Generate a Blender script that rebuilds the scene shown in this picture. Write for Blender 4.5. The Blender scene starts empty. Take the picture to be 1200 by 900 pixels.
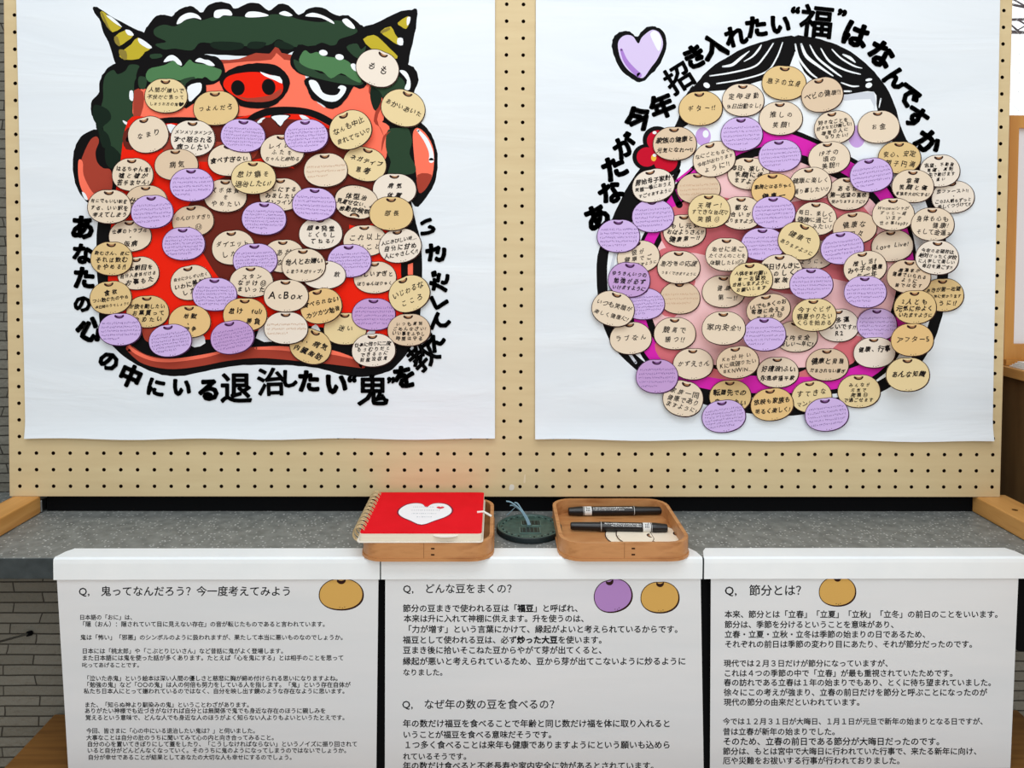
import bpy, bmesh, math, random, re
import numpy as np
from mathutils import Vector, Matrix
from mathutils.geometry import tessellate_polygon

random.seed(7)
SC = bpy.context.scene
COL = SC.collection

# ------------------------------------------------------------------ camera
F_PX = 870.0                      # focal length in pixels of a 1200 x 900 frame
PP_Y = 310.18                     # principal point row (shift lens, keeps uprights upright)
CAM = Vector((-0.02245, -1.11645, 1.26022))
YAW, PITCH, ROLL = -0.01831, -0.02766, -0.00688
ROT = (Matrix.Rotation(YAW, 3, 'Z') @ Matrix.Rotation(PITCH, 3, 'X') @ Matrix.Rotation(ROLL, 3, 'Y'))
cam_data = bpy.data.cameras.new('camera')
cam_data.sensor_width = 36.0
cam_data.lens = F_PX / 1200 * 36
cam_data.shift_y = -(450 - PP_Y) / 1200
cam_data.clip_start = 0.01
cam = bpy.data.objects.new('camera', cam_data)
COL.objects.link(cam)
_r, _f, _u = ROT.col[0], ROT.col[1], ROT.col[2]
cam.matrix_world = Matrix(((_r[0], _u[0], -_f[0], CAM[0]), (_r[1], _u[1], -_f[1], CAM[1]), (_r[2], _u[2], -_f[2], CAM[2]), (0, 0, 0, 1)))
SC.camera = cam

# ------------------------------------------------------------------ light
SC.view_settings.view_transform = 'Standard'
SC.view_settings.look = 'None'
SC.view_settings.exposure = -0.26
SC.view_settings.gamma = 1.0
SC.view_settings.use_curve_mapping = False
world = bpy.data.worlds.new('world')
SC.world = world
world.use_nodes = True
world.node_tree.nodes['Background'].inputs[0].default_value = (0.93, 0.97, 1.0, 1)
_nt = world.node_tree
_tc = _nt.nodes.new('ShaderNodeTexCoord')
_sp = _nt.nodes.new('ShaderNodeSeparateXYZ')
_mr = _nt.nodes.new('ShaderNodeMapRange')
_mr.interpolation_type = 'SMOOTHSTEP'
for _i, _v in ((1, -0.1), (2, 0.5), (3, 0.70), (4, 1.75)):      # hall daylight in front, bright sky beyond the window
    _mr.inputs[_i].default_value = _v
_nt.links.new(_tc.outputs['Generated'], _sp.inputs[0])
_nt.links.new(_sp.outputs['Y'], _mr.inputs[0])
_nt.links.new(_mr.outputs[0], _nt.nodes['Background'].inputs[1])


def area(name, loc, target, sx, sy, power, col=(1, 1, 1)):
    l = bpy.data.lights.new(name, 'AREA')
    l.shape = 'RECTANGLE'
    l.size, l.size_y, l.energy, l.color = sx, sy, power, col
    o = bpy.data.objects.new(name, l)
    COL.objects.link(o)
    o.location = loc
    o.rotation_euler = (Vector(target) - Vector(loc)).to_track_quat('-Z', 'Y').to_euler()
    return o


area('ceiling_panel_light', (-0.1, -0.95, 2.55), (-0.1, -0.35, 0.9), 1.5, 0.6, 16, (0.96, 0.98, 1.0))
area('ceiling_panel_light', (0.1, -2.1, 2.45), (0.0, -0.1, 0.8), 1.8, 0.6, 13, (0.97, 0.985, 1.0))  # added fill lamp behind the camera, brightens the hanging sheets
area('doorway_daylight', (0.7, -2.15, 0.95), (0.3, -0.1, 0.8), 1.8, 1.5, 9, (1.0, 0.97, 0.94))  # added low lamp out of view, lifts the sheets and lower board

# ------------------------------------------------------------------ helpers
def lin(c):
    return tuple((v / 255 / 12.92) if v / 255 <= 0.04045 else ((v / 255 + 0.055) / 1.055) ** 2.4 for v in c)


MATS = {}


def mat(name, rgb, rough=0.8, spec=0.12, metal=0.0):
    if name in MATS:
        return MATS[name]
    m = bpy.data.materials.new(name)
    m.use_nodes = True
    b = m.node_tree.nodes['Principled BSDF']
    b.inputs['Base Color'].default_value = (*lin(rgb), 1)
    b.inputs['Roughness'].default_value = rough
    b.inputs['Specular IOR Level'].default_value = spec
    b.inputs['Metallic'].default_value = metal
    MATS[name] = m
    return m


def nodes(m):
    nt = m.node_tree
    return nt, nt.nodes, nt.links, nt.nodes['Principled BSDF']


def ramp(ns, stops):
    r = ns.new('ShaderNodeValToRGB')
    e = r.color_ramp.elements
    while len(e) < len(stops):
        e.new(0.5)
    for k, (p, c) in enumerate(stops):
        e[k].position = p
        e[k].color = (*lin(c), 1)
    return r


def noise_mat(name, stops, scale=(1, 1, 1), nscale=5, detail=6, rough=0.6, spec=0.3, bump=0.0, dist=0.002, distort=0.0):
    m = mat(name, stops[0][1], rough, spec)
    nt, ns, lk, b = nodes(m)
    tc = ns.new('ShaderNodeTexCoord')
    mp = ns.new('ShaderNodeMapping')
    mp.inputs['Scale'].default_value = scale
    n = ns.new('ShaderNodeTexNoise')
    n.inputs['Scale'].default_value = nscale
    n.inputs['Detail'].default_value = detail
    n.inputs['Distortion'].default_value = distort
    lk.new(tc.outputs['Object'], mp.inputs[0])
    lk.new(mp.outputs[0], n.inputs['Vector'])
    r = ramp(ns, stops)
    lk.new(n.outputs['Fac'], r.inputs[0])
    lk.new(r.outputs[0], b.inputs['Base Color'])
    if bump:
        bp = ns.new('ShaderNodeBump')
        bp.inputs['Strength'].default_value = bump
        bp.inputs['Distance'].default_value = dist
        lk.new(n.outputs['Fac'], bp.inputs['Height'])
        lk.new(bp.outputs[0], b.inputs['Normal'])
    return m


def ray(px, py):
    return ROT @ Vector(((px - 600) / F_PX, 1.0, -(py - PP_Y) / F_PX))


def at_y(px, py, Y):
    d = ray(px, py)
    return CAM + d * ((Y - CAM.y) / d.y)


def at_z(px, py, Z):
    d = ray(px, py)
    return CAM + d * ((Z - CAM.z) / d.z)


def tag(o, label=None, cat=None, group=None, kind=None):
    for k, v in (('label', label), ('category', cat), ('group', group), ('kind', kind)):
        if v:
            o[k] = v
    return o


def empty(name, loc):
    o = bpy.data.objects.new(name, None)
    o.empty_display_size = 0.02
    COL.objects.link(o)
    o.location = loc
    return o


class MB:
    """Collects vertices and faces with a material index per face."""

    def __init__(self):
        self.v, self.f, self.m, self.mats, self.smooth = [], [], [], [], set()

    def mi(self, m):
        if m not in self.mats:
            self.mats.append(m)
        return self.mats.index(m)

    def add(self, verts, faces, m, smooth=False):
        b = len(self.v)
        k = self.mi(m)
        self.v.extend(tuple(p) for p in verts)
        for f in faces:
            if smooth:
                self.smooth.add(len(self.f))
            self.f.append(tuple(b + i for i in f))
            self.m.append(k)

    def box(self, x0, x1, y0, y1, z0, z1, m):
        v = [(x, y, z) for x in (x0, x1) for y in (y0, y1) for z in (z0, z1)]
        self.add(v, [(0, 1, 3, 2), (4, 6, 7, 5), (0, 4, 5, 1), (2, 3, 7, 6), (0, 2, 6, 4), (1, 5, 7, 3)], m)

    def prism(self, pts, z0, z1, m, top=True, bottom=True, smooth=False):
        n = len(pts)
        v = [(x, y, z0) for x, y in pts] + [(x, y, z1) for x, y in pts]
        self.add(v, [(i, (i + 1) % n, n + (i + 1) % n, n + i) for i in range(n)], m, smooth)
        if top:
            self.add([(x, y, z1) for x, y in pts], [tuple(range(n))], m)
        if bottom:
            self.add([(x, y, z0) for x, y in pts], [tuple(range(n))[::-1]], m)

    def ring(self, outer, inner, z, m):
        n = len(outer)
        v = [(x, y, z) for x, y in outer] + [(x, y, z) for x, y in inner]
        self.add(v, [(i, (i + 1) % n, n + (i + 1) % n, n + i) for i in range(n)], m)

    def tube(self, path, r, m, seg=8, closed=False, caps=True):
        path = [Vector(p) for p in path]
        n = len(path)
        rr = r if isinstance(r, (list, tuple)) else [r] * n
        v = []
        for i, p in enumerate(path):
            a = path[(i - 1) % n] if (closed or i > 0) else p
            c = path[(i + 1) % n] if (closed or i < n - 1) else p
            t = (c - a).normalized()
            s = t.cross(Vector((0.013, 0.021, 1)))
            if s.length < 0.1:
                s = t.cross(Vector((1, 0.02, 0.03)))
            s.normalize()
            w = s.cross(t)
            v += [p + (s * math.cos(k * 2 * math.pi / seg) + w * math.sin(k * 2 * math.pi / seg)) * rr[i] for k in range(seg)]
        f = []
        for i in range(n if closed else n - 1):
            j = (i + 1) % n
            f += [(i * seg + k, i * seg + (k + 1) % seg, j * seg + (k + 1) % seg, j * seg + k) for k in range(seg)]
        self.add(v, f, m, True)
        if caps and not closed:
            self.add(v[:seg], [tuple(range(seg))], m)
            self.add(v[-seg:], [tuple(range(seg))[::-1]], m)

    def build(self, name, parent=None, loc=None, bevel=0.0, recalc=False):
        me = bpy.data.meshes.new(name)
        me.from_pydata(self.v, [], self.f)
        for m in self.mats:
            me.materials.append(m)
        me.polygons.foreach_set('material_index', self.m)
        if self.smooth:
            me.polygons.foreach_set('use_smooth', [i in self.smooth for i in range(len(self.f))])
        if recalc:
            bm = bmesh.new()
            bm.from_mesh(me)
            bmesh.ops.remove_doubles(bm, verts=bm.verts, dist=1e-6)
            bmesh.ops.recalc_face_normals(bm, faces=bm.faces)
            bm.to_mesh(me)
            bm.free()
        me.update()
        o = bpy.data.objects.new(name, me)
        COL.objects.link(o)
        if loc is not None:
            o.location = loc
        if parent is not None:
            o.parent = parent
        if bevel:
            b = o.modifiers.new('bevel', 'BEVEL')
            b.width = bevel
            b.segments = 2
            b.limit_method = 'ANGLE'
        return o


def smooth_loop(pts, k=5, closed=True):
    """Catmull-Rom through the points."""
    n = len(pts)
    out = []
    rng = range(n) if closed else range(n - 1)
    for i in rng:
        if closed:
            p0, p1, p2, p3 = pts[i - 1], pts[i], pts[(i + 1) % n], pts[(i + 2) % n]
        else:
            p0, p1, p2, p3 = pts[max(i - 1, 0)], pts[i], pts[i + 1], pts[min(i + 2, n - 1)]
        for s in range(k):
            t = s / k
            out.append(tuple(0.5 * (2 * b + (c - a) * t + (2 * a - 5 * b + 4 * c - d) * t * t + (3 * b - a - 3 * c + d) * t ** 3)
                             for a, b, c, d in zip(p0, p1, p2, p3)))
    if not closed:
        out.append(tuple(pts[-1]))
    return out


def tess(pts):
    return tessellate_polygon([[Vector((p[0], p[1], 0)) for p in pts]])


# ------------------------------------------------------------------ lettering: glyph outlines as flat meshes, em = 1
GLYPHS = {}
_fc = bpy.data.curves.new('glyph_source', 'FONT')
_fc.size = 1.0
_fc.resolution_u = 2
_fo = bpy.data.objects.new('glyph_source', _fc)
COL.objects.link(_fo)


def _raw(ch):
    _fc.body = ch
    dg = bpy.context.evaluated_depsgraph_get()
    dg.update()
    me = _fo.evaluated_get(dg).to_mesh()
    v = [(p.co.x, p.co.y) for p in me.vertices]
    f = [tuple(q.vertices) for q in me.polygons]
    cnt = {}
    for q in f:
        for a, b in zip(q, q[1:] + q[:1]):
            cnt[(min(a, b), max(a, b))] = cnt.get((min(a, b), max(a, b)), 0) + 1
    edges = [e for e, c in cnt.items() if c == 1]
    _fo.evaluated_get(dg).to_mesh_clear()
    return v, f, edges


_a1 = max(p[0] for p in _raw('国')[0])
_a2 = max(p[0] for p in _raw('国国')[0])
EM = _a2 - _a1                                   # advance of a full-width character
_gv = _raw('国')[0]
_mid = (min(p[1] for p in _gv) + max(p[1] for p in _gv)) / 2


def glyph(ch):
    """(verts centred on the em box, faces, outline edges, advance)"""
    if ch in GLYPHS:
        return GLYPHS[ch]
    if ch in ' \u3000':
        g = ([], [], [], 1.0 if ch == '\u3000' else 0.45)
    else:
        v, f, e = _raw(ch)
        v = [((x) / EM, (y - _mid) / EM) for x, y in v]
        if ord(ch) > 0x2E7F:
            adv = 1.0
        else:
            adv = (max(p[0] for p in v) if v else 0.4) + 0.07
        g = ([(x - adv / 2, y) for x, y in v], f, e, adv)
    GLYPHS[ch] = g
    return g


def dilated(ch, w, rounds=5):
    """The glyph grown by w on every side: its faces plus a capsule along every outline edge."""
    v, f, e, adv = glyph(ch)
    V, Fc = list(v), list(f)
    for a, b in e:
        (x0, y0), (x1, y1) = v[a], v[b]
        dx, dy = x1 - x0, y1 - y0
        L = math.hypot(dx, dy)
        if L < 1e-6:
            continue
        an = math.atan2(dy, dx)
        k = len(V)
        pts = [(x1 + w * math.cos(an + t), y1 + w * math.sin(an + t)) for t in np.linspace(-math.pi / 2, math.pi / 2, rounds)]
        pts += [(x0 + w * math.cos(an + t), y0 + w * math.sin(an + t)) for t in np.linspace(math.pi / 2, 1.5 * math.pi, rounds)]
        V += pts
        Fc.append(tuple(range(k, k + len(pts))))
    return V, Fc, adv


def line_glyphs(text):
    """[(char, centre x in em)] and the total width"""
    x, out = 0.0, []
    for ch in text:
        a = glyph(ch)[3]
        out.append((ch, x + a / 2))
        x += a
    return out, x

# ------------------------------------------------------------------ materials
BLACK = mat('print_black', (9, 8, 9), 0.75, 0.12)
PAPER = noise_mat('poster_paper', [(0.35, (226, 234, 240)), (0.65, (232, 239, 244))], (1.0, 1.0, 5.0), 3.0, 4, 0.55, 0.25, 0.6, 0.005, 0.6)
SHEET = noise_mat('sheet_paper', [(0.3, (222, 226, 228)), (0.7, (230, 232, 233))], (1.0, 1.0, 6.0), 3.0, 4, 0.6, 0.2, 0.25, 0.004)
TAPE = noise_mat('white_tape', [(0.3, (238, 244, 246)), (0.7, (244, 249, 250))], (1, 1, 1), 18, 5, 0.35, 0.4, 0.25, 0.002)
BOARD = noise_mat('pegboard_veneer', [(0.3, (208, 186, 142)), (0.7, (216, 196, 152))], (1.5, 1, 14), 5, 6, 0.45, 0.35, 0.0)
PINE = noise_mat('pine', [(0.3, (196, 140, 72)), (0.55, (214, 160, 92)), (0.75, (186, 126, 60))], (9, 0.9, 9), 6, 6, 0.45, 0.35)
OAKW = noise_mat('oak_frame', [(0.3, (186, 124, 54)), (0.7, (204, 146, 72))], (8, 8, 0.8), 6, 6, 0.4, 0.4)
DARKWOOD = noise_mat('brown_wood', [(0.25, (112, 74, 34)), (0.5, (142, 98, 48)), (0.75, (96, 60, 26))], (1.2, 16, 16), 4, 6, 0.4, 0.35)
CABW = noise_mat('cabinet_wood', [(0.25, (118, 88, 52)), (0.75, (96, 68, 38))], (10, 10, 1), 6, 6, 0.5, 0.3)
TRAYW = noise_mat('tray_wood', [(0.25, (184, 124, 74)), (0.5, (196, 140, 88)), (0.75, (162, 104, 58))], (2, 10, 10), 9, 6, 0.4, 0.35)
STEEL = mat('steel', (170, 172, 172), 0.3, 0.5, 1.0)
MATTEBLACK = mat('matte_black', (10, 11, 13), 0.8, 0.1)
HOLE = mat('hole_brown', (40, 24, 12), 0.9, 0.05)  # shade in and behind the peg holes, put into a dark colour


def stone_top():
    m = mat('speckled_stone', (118, 121, 118), 0.45, 0.4)
    nt, ns, lk, b = nodes(m)
    tc = ns.new('ShaderNodeTexCoord')
    v = ns.new('ShaderNodeTexVoronoi')
    v.inputs['Scale'].default_value = 210
    lk.new(tc.outputs['Object'], v.inputs['Vector'])
    n = ns.new('ShaderNodeTexNoise')
    n.inputs['Scale'].default_value = 60
    n.inputs['Detail'].default_value = 6
    lk.new(tc.outputs['Object'], n.inputs['Vector'])
    r1 = ramp(ns, [(0.35, (108, 112, 110)), (0.65, (132, 136, 133))])
    lk.new(n.outputs['Fac'], r1.inputs[0])
    r2 = ramp(ns, [(0.22, (255, 255, 255)), (0.32, (0, 0, 0))])
    lk.new(v.outputs['Distance'], r2.inputs[0])
    sep = ns.new('ShaderNodeSeparateColor')
    lk.new(v.outputs['Color'], sep.inputs[0])
    gt = ns.new('ShaderNodeMath')
    gt.operation = 'GREATER_THAN'
    gt.inputs[1].default_value = 0.52
    lk.new(sep.outputs[0], gt.inputs[0])
    mu = ns.new('ShaderNodeMath')
    mu.operation = 'MULTIPLY'
    lk.new(r2.outputs[0], mu.inputs[0])
    lk.new(gt.outputs[0], mu.inputs[1])
    mx = ns.new('ShaderNodeMix')
    mx.data_type = 'RGBA'
    lk.new(mu.outputs[0], mx.inputs['Factor'])
    lk.new(r1.outputs[0], mx.inputs['A'])
    mx.inputs['B'].default_value = (*lin((186, 189, 187)), 1)
    lk.new(mx.outputs['Result'], b.inputs['Base Color'])
    return m


STONE = stone_top()
SLATE = noise_mat('slate_edge', [(0.3, (48, 56, 58)), (0.7, (64, 72, 74))], (1, 1, 1), 60, 6, 0.5, 0.3)


def brick_mat(name, c1, c2, mortar):
    m = mat(name, c1, 0.85, 0.15)
    nt, ns, lk, b = nodes(m)
    tc = ns.new('ShaderNodeTexCoord')
    mp = ns.new('ShaderNodeMapping')
    mp.inputs['Rotation'].default_value = (math.radians(-90), 0, 0)
    lk.new(tc.outputs['Object'], mp.inputs[0])
    br = ns.new('ShaderNodeTexBrick')
    br.inputs['Scale'].default_value = 1.0
    br.inputs['Brick Width'].default_value = 0.13
    br.inputs['Row Height'].default_value = 0.0155
    br.inputs['Mortar Size'].default_value = 0.0011
    br.inputs['Mortar Smooth'].default_value = 0.3
    br.offset = 0.37
    br.inputs['Color1'].default_value = (*lin(c1), 1)
    br.inputs['Color2'].default_value = (*lin(c2), 1)
    br.inputs['Mortar'].default_value = (*lin(mortar), 1)
    n = ns.new('ShaderNodeTexNoise')
    n.inputs['Scale'].default_value = 5
    n.inputs['Detail'].default_value = 3
    lk.new(tc.outputs['Object'], n.inputs['Vector'])
    mad = ns.new('ShaderNodeVectorMath')
    mad.operation = 'MULTIPLY_ADD'
    mad.inputs[1].default_value = (0.09, 0.006, 0)
    lk.new(n.outputs['Color'], mad.inputs[0])
    lk.new(mp.outputs[0], mad.inputs[2])
    lk.new(mad.outputs[0], br.inputs['Vector'])
    n2 = ns.new('ShaderNodeTexNoise')
    n2.inputs['Scale'].default_value = 130
    n2.inputs['Detail'].default_value = 4
    lk.new(tc.outputs['Object'], n2.inputs['Vector'])
    h = ns.new('ShaderNodeMath')
    h.operation = 'MULTIPLY_ADD'
    h.inputs[1].default_value = -0.8
    lk.new(br.outputs['Fac'], h.inputs[0])
    lk.new(n2.outputs['Fac'], h.inputs[2])
    bp = ns.new('ShaderNodeBump')
    bp.inputs['Strength'].default_value = 0.9
    bp.inputs['Distance'].default_value = 0.004
    lk.new(h.outputs[0], bp.inputs['Height'])
    lk.new(bp.outputs[0], b.inputs['Normal'])
    lk.new(br.outputs['Color'], b.inputs['Base Color'])
    return m


BRICK = brick_mat('thin_grey_brick', (132, 130, 120), (118, 116, 106), (66, 64, 58))

# ------------------------------------------------------------------ setting
COUNTER_Z = 0.850
BOARD_Z0 = 0.878
COUNTER_Y = -0.156


def structure(name, box, m):
    b = MB()
    b.box(*box, m)
    return tag(b.build(name), kind='structure')


structure('floor', (-2.2, 2.6, -2.2, 2.2, -0.02, 0.0), noise_mat('floor_boards', [(0.3, (176, 146, 112)), (0.7, (196, 166, 130))], (1, 12, 1), 3, 5, 0.5, 0.3))
structure('wall_back', (-2.2, 0.70, 0.10, 0.20, 0.0, 2.5), BRICK)
structure('wall_lower', (-2.2, 2.6, -0.02, 0.10, 0.0, COUNTER_Z - 0.029), BRICK)
structure('wall_sill', (0.70, 2.6, 0.10, 0.20, 0.0, 1.04), BRICK)

cb = MB()
cb.box(-2.0, 2.4, COUNTER_Y, 0.10, COUNTER_Z - 0.028, COUNTER_Z, STONE)
k = cb.mi(SLATE)
cb.m[2] = k
ct = cb.build('countertop', bevel=0.0015)
tag(ct, 'long grey speckled stone countertop with dark front edge under the pegboard', 'countertop')

# ------------------------------------------------------------------ pegboard stand
NC, NR, PITCHB = 60, 47, 0.025
BX0 = -0.7375 - 0.0145
BX1 = -0.7375 + 59 * PITCHB + 0.0118
HZ0 = 0.8925
BTOP = HZ0 + 46 * PITCHB + 0.0145
stand = empty('pegboard_stand', (0, 0, COUNTER_Z))
tag(stand, 'large tan perforated pegboard standing on two wooden feet on the grey countertop', 'pegboard')
pb = MB()
PT, HR = 0.005, 0.0029
V, Fq, Fh = [], [], []
xs = [BX0] + [-0.7375 + (c + 0.5) * PITCHB for c in range(NC - 1)] + [BX1]
zs = [BOARD_Z0] + [HZ0 + (r + 0.5) * PITCHB for r in range(NR - 1)] + [BTOP]
for c in range(NC):
    for r in range(NR):
        hx, hz = -0.7375 + c * PITCHB, HZ0 + r * PITCHB
        x0, x1, z0, z1 = xs[c], xs[c + 1], zs[r], zs[r + 1]
        b0 = len(V)
        sq = [(x1, hz), (x1, z1), (hx, z1), (x0, z1), (x0, hz), (x0, z0), (hx, z0), (x1, z0)]
        V += [(x, 0.0, z) for x, z in sq]
        V += [(hx + HR * math.cos(i * math.pi / 4), 0.0, hz + HR * math.sin(i * math.pi / 4)) for i in range(8)]
        V += [(hx + HR * math.cos(i * math.pi / 4), PT, hz + HR * math.sin(i * math.pi / 4)) for i in range(8)]
        for i in range(8):
            j = (i + 1) % 8
            Fq.append((b0 + i, b0 + 8 + i, b0 + 8 + j, b0 + j))
            Fh.append((b0 + 8 + i, b0 + 16 + i, b0 + 16 + j, b0 + 8 + j))
pb.add(V, Fq, BOARD)
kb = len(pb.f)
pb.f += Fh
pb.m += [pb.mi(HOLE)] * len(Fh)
PALE_EDGE = mat('board_edge', (206, 180, 140), 0.6, 0.2)
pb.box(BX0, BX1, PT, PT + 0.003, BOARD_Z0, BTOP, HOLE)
e = 0.0008
for bx in ((BX0 - e, BX0, 0, PT + 0.003, BOARD_Z0 - e, BTOP), (BX1, BX1 + e, 0, PT + 0.003, BOARD_Z0 - e, BTOP), (BX0, BX1, 0, PT + 0.003, BOARD_Z0 - e, BOARD_Z0)):
    pb.box(*bx, PALE_EDGE)
for v in range(len(pb.v)):
    x, y, z = pb.v[v]
    pb.v[v] = (x, y, z - COUNTER_Z)
pb.build('perforated_panel', stand)
fr = MB()
for bx in ((BX0 + 0.02, BX0 + 0.045, PT + 0.0031, 0.03, 0.03, BTOP - COUNTER_Z - 0.01), (BX1 - 0.045, BX1 - 0.02, PT + 0.0031, 0.03, 0.03, BTOP - COUNTER_Z - 0.01),
           (BX0 + 0.046, BX1 - 0.046, PT + 0.0031, 0.03, BTOP - COUNTER_Z - 0.035, BTOP - COUNTER_Z - 0.01)):
    fr.box(*bx, PINE)
fr.build('rear_frame', stand)
# feet (run forward from under the board)
xl1 = at_y(46, 580, 0.0).x
xl0 = at_y(14, 579, 0.0).x
f1 = MB()
f1.box(xl0, xl1, -0.36, 0.004, 0.0005, 0.0268, PINE)
f1.box(xl0 + 0.004, xl1 + 0.001, 0.0041, 0.05, 0.0005, 0.020, STEEL)
f1.build('foot', stand, bevel=0.002)
xr0 = at_y(1145, 583, 0.0).x
f2 = MB()
f2.box(xr0, xr0 + 0.052, -0.36, 0.012, 0.0005, 0.0268, PINE)
f2.box(xr0 + 0.013, xr0 + 0.040, 0.0121, 0.05, 0.0005, 0.020, STEEL)
fo = f2.build('foot', stand, bevel=0.002)
sk = MB()
for (px, py, r) in ((1189, 622, 0.0022),):
    p = at_z(px, py, COUNTER_Z + 0.0150)
for yy, r in ((-0.055, 0.004), (-0.075, 0.0075)):
    cpts = [(xr0 + (0.020 if r < 0.005 else 0.040) + r * math.cos(t), yy + r * math.sin(t)) for t in np.linspace(0, 2 * math.pi, 14)[:-1]]
    sk.prism(cpts, 0.0268, 0.0271, mat('knot', (92, 58, 26), 0.6) if r < 0.005 else MATTEBLACK)
sk.build('bolt_hole', fo)
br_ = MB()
br_.box(xl1 + 0.003, xr0 + 0.010, 0.0135, 0.034, 0.0, 0.0272, MATTEBLACK)  # black strip standing in for the shadow beneath the board
br_.build('shade_strip', stand)

# bit of torn white tape left on the board
p = at_y(599.5, 571, 0)
q = MB()
pts = smooth_loop([(p.x - .0035, p.z - .004), (p.x + .003, p.z - .0035), (p.x + .0038, p.z + .003), (p.x - .002, p.z + .0042)], 3)
q.add([(x, -0.0004, z) for x, z in pts] + [(x, -0.0001, z) for x, z in pts],
      [tuple(range(len(pts)))[::-1]] + [(i, (i + 1) % len(pts), len(pts) + (i + 1) % len(pts), len(pts) + i) for i in range(len(pts))], mat('scrap', (226, 220, 206), 0.5))
tag(q.build('tape_scrap'), 'tiny torn scrap of white tape stuck at the bottom edge of the pegboard', 'tape')
q = MB()
pts = smooth_loop([at_y(x, y, 0).xz[:] for x, y in ((613.5, 565), (615.5, 565.5), (616, 558), (615.5, 556), (614.5, 557))], 3)
q.add([(x, -0.0003, z) for x, z in pts] + [(x, -0.0001, z) for x, z in pts],
      [tuple(range(len(pts)))[::-1]] + [(i, (i + 1) % len(pts), len(pts) + (i + 1) % len(pts), len(pts) + i) for i in range(len(pts))], mat('scrap2', (226, 208, 176), 0.5))
tag(q.build('tape_scrap'), 'thin pale sliver of old tape on the pegboard above the coin ornament', 'tape')

# ------------------------------------------------------------------ posters
POSTER_Y = -0.003
LSTEP = 0.00001
ZB = at_y(600, 514, POSTER_Y).z


def bulge(x, z):
    t = max(0.0, min(1.0, (ZB + 0.034 - z) / 0.034))
    return 0.0055 * t * t * (0.75 + 0.25 * math.sin(x * 9.0))


class Art:
    """Flat shapes printed on a poster, each new shape a hair above the last."""

    def __init__(self):
        self.mb = MB()
        self.layer = 1

    def pt(self, px, py, z=None):
        p = at_y(px, py, POSTER_Y)
        return (p.x, POSTER_Y - bulge(p.x, p.z) - LSTEP * (self.layer if z is None else z), p.z)

    def poly(self, pts, m, k=5, jag=0.0):
        """pts: outline in the photograph's pixels; k > 1 smooths it."""
        pts = smooth_loop(pts, k) if k > 1 else list(pts)
        if jag:
            pts = [(x + random.uniform(-jag, jag), y + random.uniform(-jag, jag)) for x, y in pts]
        self.layer += 1
        self.mb.add([self.pt(x, y) for x, y in pts], tess(pts), m)

    def ell(self, cx, cy, rx, ry, m, rot=0, n=28):
        a = math.radians(-rot)
        pts = [(cx + rx * math.cos(t) * math.cos(a) - ry * math.sin(t) * math.sin(a), cy + rx * math.cos(t) * math.sin(a) + ry * math.sin(t) * math.cos(a))
               for t in np.linspace(0, 2 * math.pi, n, endpoint=False)]
        self.poly(pts, m, 1)

    def stroke(self, path, ws, m, k=5):
        """A brush stroke with the given width at each point and round ends."""
        if not isinstance(ws, (list, tuple)):
            ws = [ws] * len(path)
        pp = smooth_loop([(x, y, w) for (x, y), w in zip(path, ws)], k, False)
        L, R = [], []
        for i, (x, y, w) in enumerate(pp):
            x0, y0, _ = pp[max(i - 1, 0)]
            x1, y1, _ = pp[min(i + 1, len(pp) - 1)]
            d = math.hypot(x1 - x0, y1 - y0) or 1
            nx, ny = -(y1 - y0) / d, (x1 - x0) / d
            L.append((x + nx * w / 2, y + ny * w / 2))
            R.append((x - nx * w / 2, y - ny * w / 2))
        self.layer += 1
        n = len(pp)
        self.mb.add([self.pt(x, y) for x, y in L + R], [(i, i + 1, n + i + 1, n + i) for i in range(n - 1)], m)
        for (x, y, w) in (pp[0], pp[-1]):
            c = [(x + w / 2 * math.cos(t), y + w / 2 * math.sin(t)) for t in np.linspace(0, 2 * math.pi, 12, endpoint=False)]
            self.mb.add([self.pt(a, b) for a, b in c], [tuple(range(12))], m)

    def char(self, ch, cx, cy, size, rot=0, w=0.062, m=None, sx=1.0):
        """One brush character; rot in degrees counter-clockwise."""
        v, f, _ = dilated(ch, 0.03 if ch in '退治鬼教福招' else w)
        a = math.radians(rot)
        self.layer += 1
        out = []
        for x, y in v:
            x, y = x * size * sx, y * size
            out.append(self.pt(cx + x * math.cos(a) - y * math.sin(a), cy - (x * math.sin(a) + y * math.cos(a))))
        self.mb.add(out, f, m or BLACK)


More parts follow.
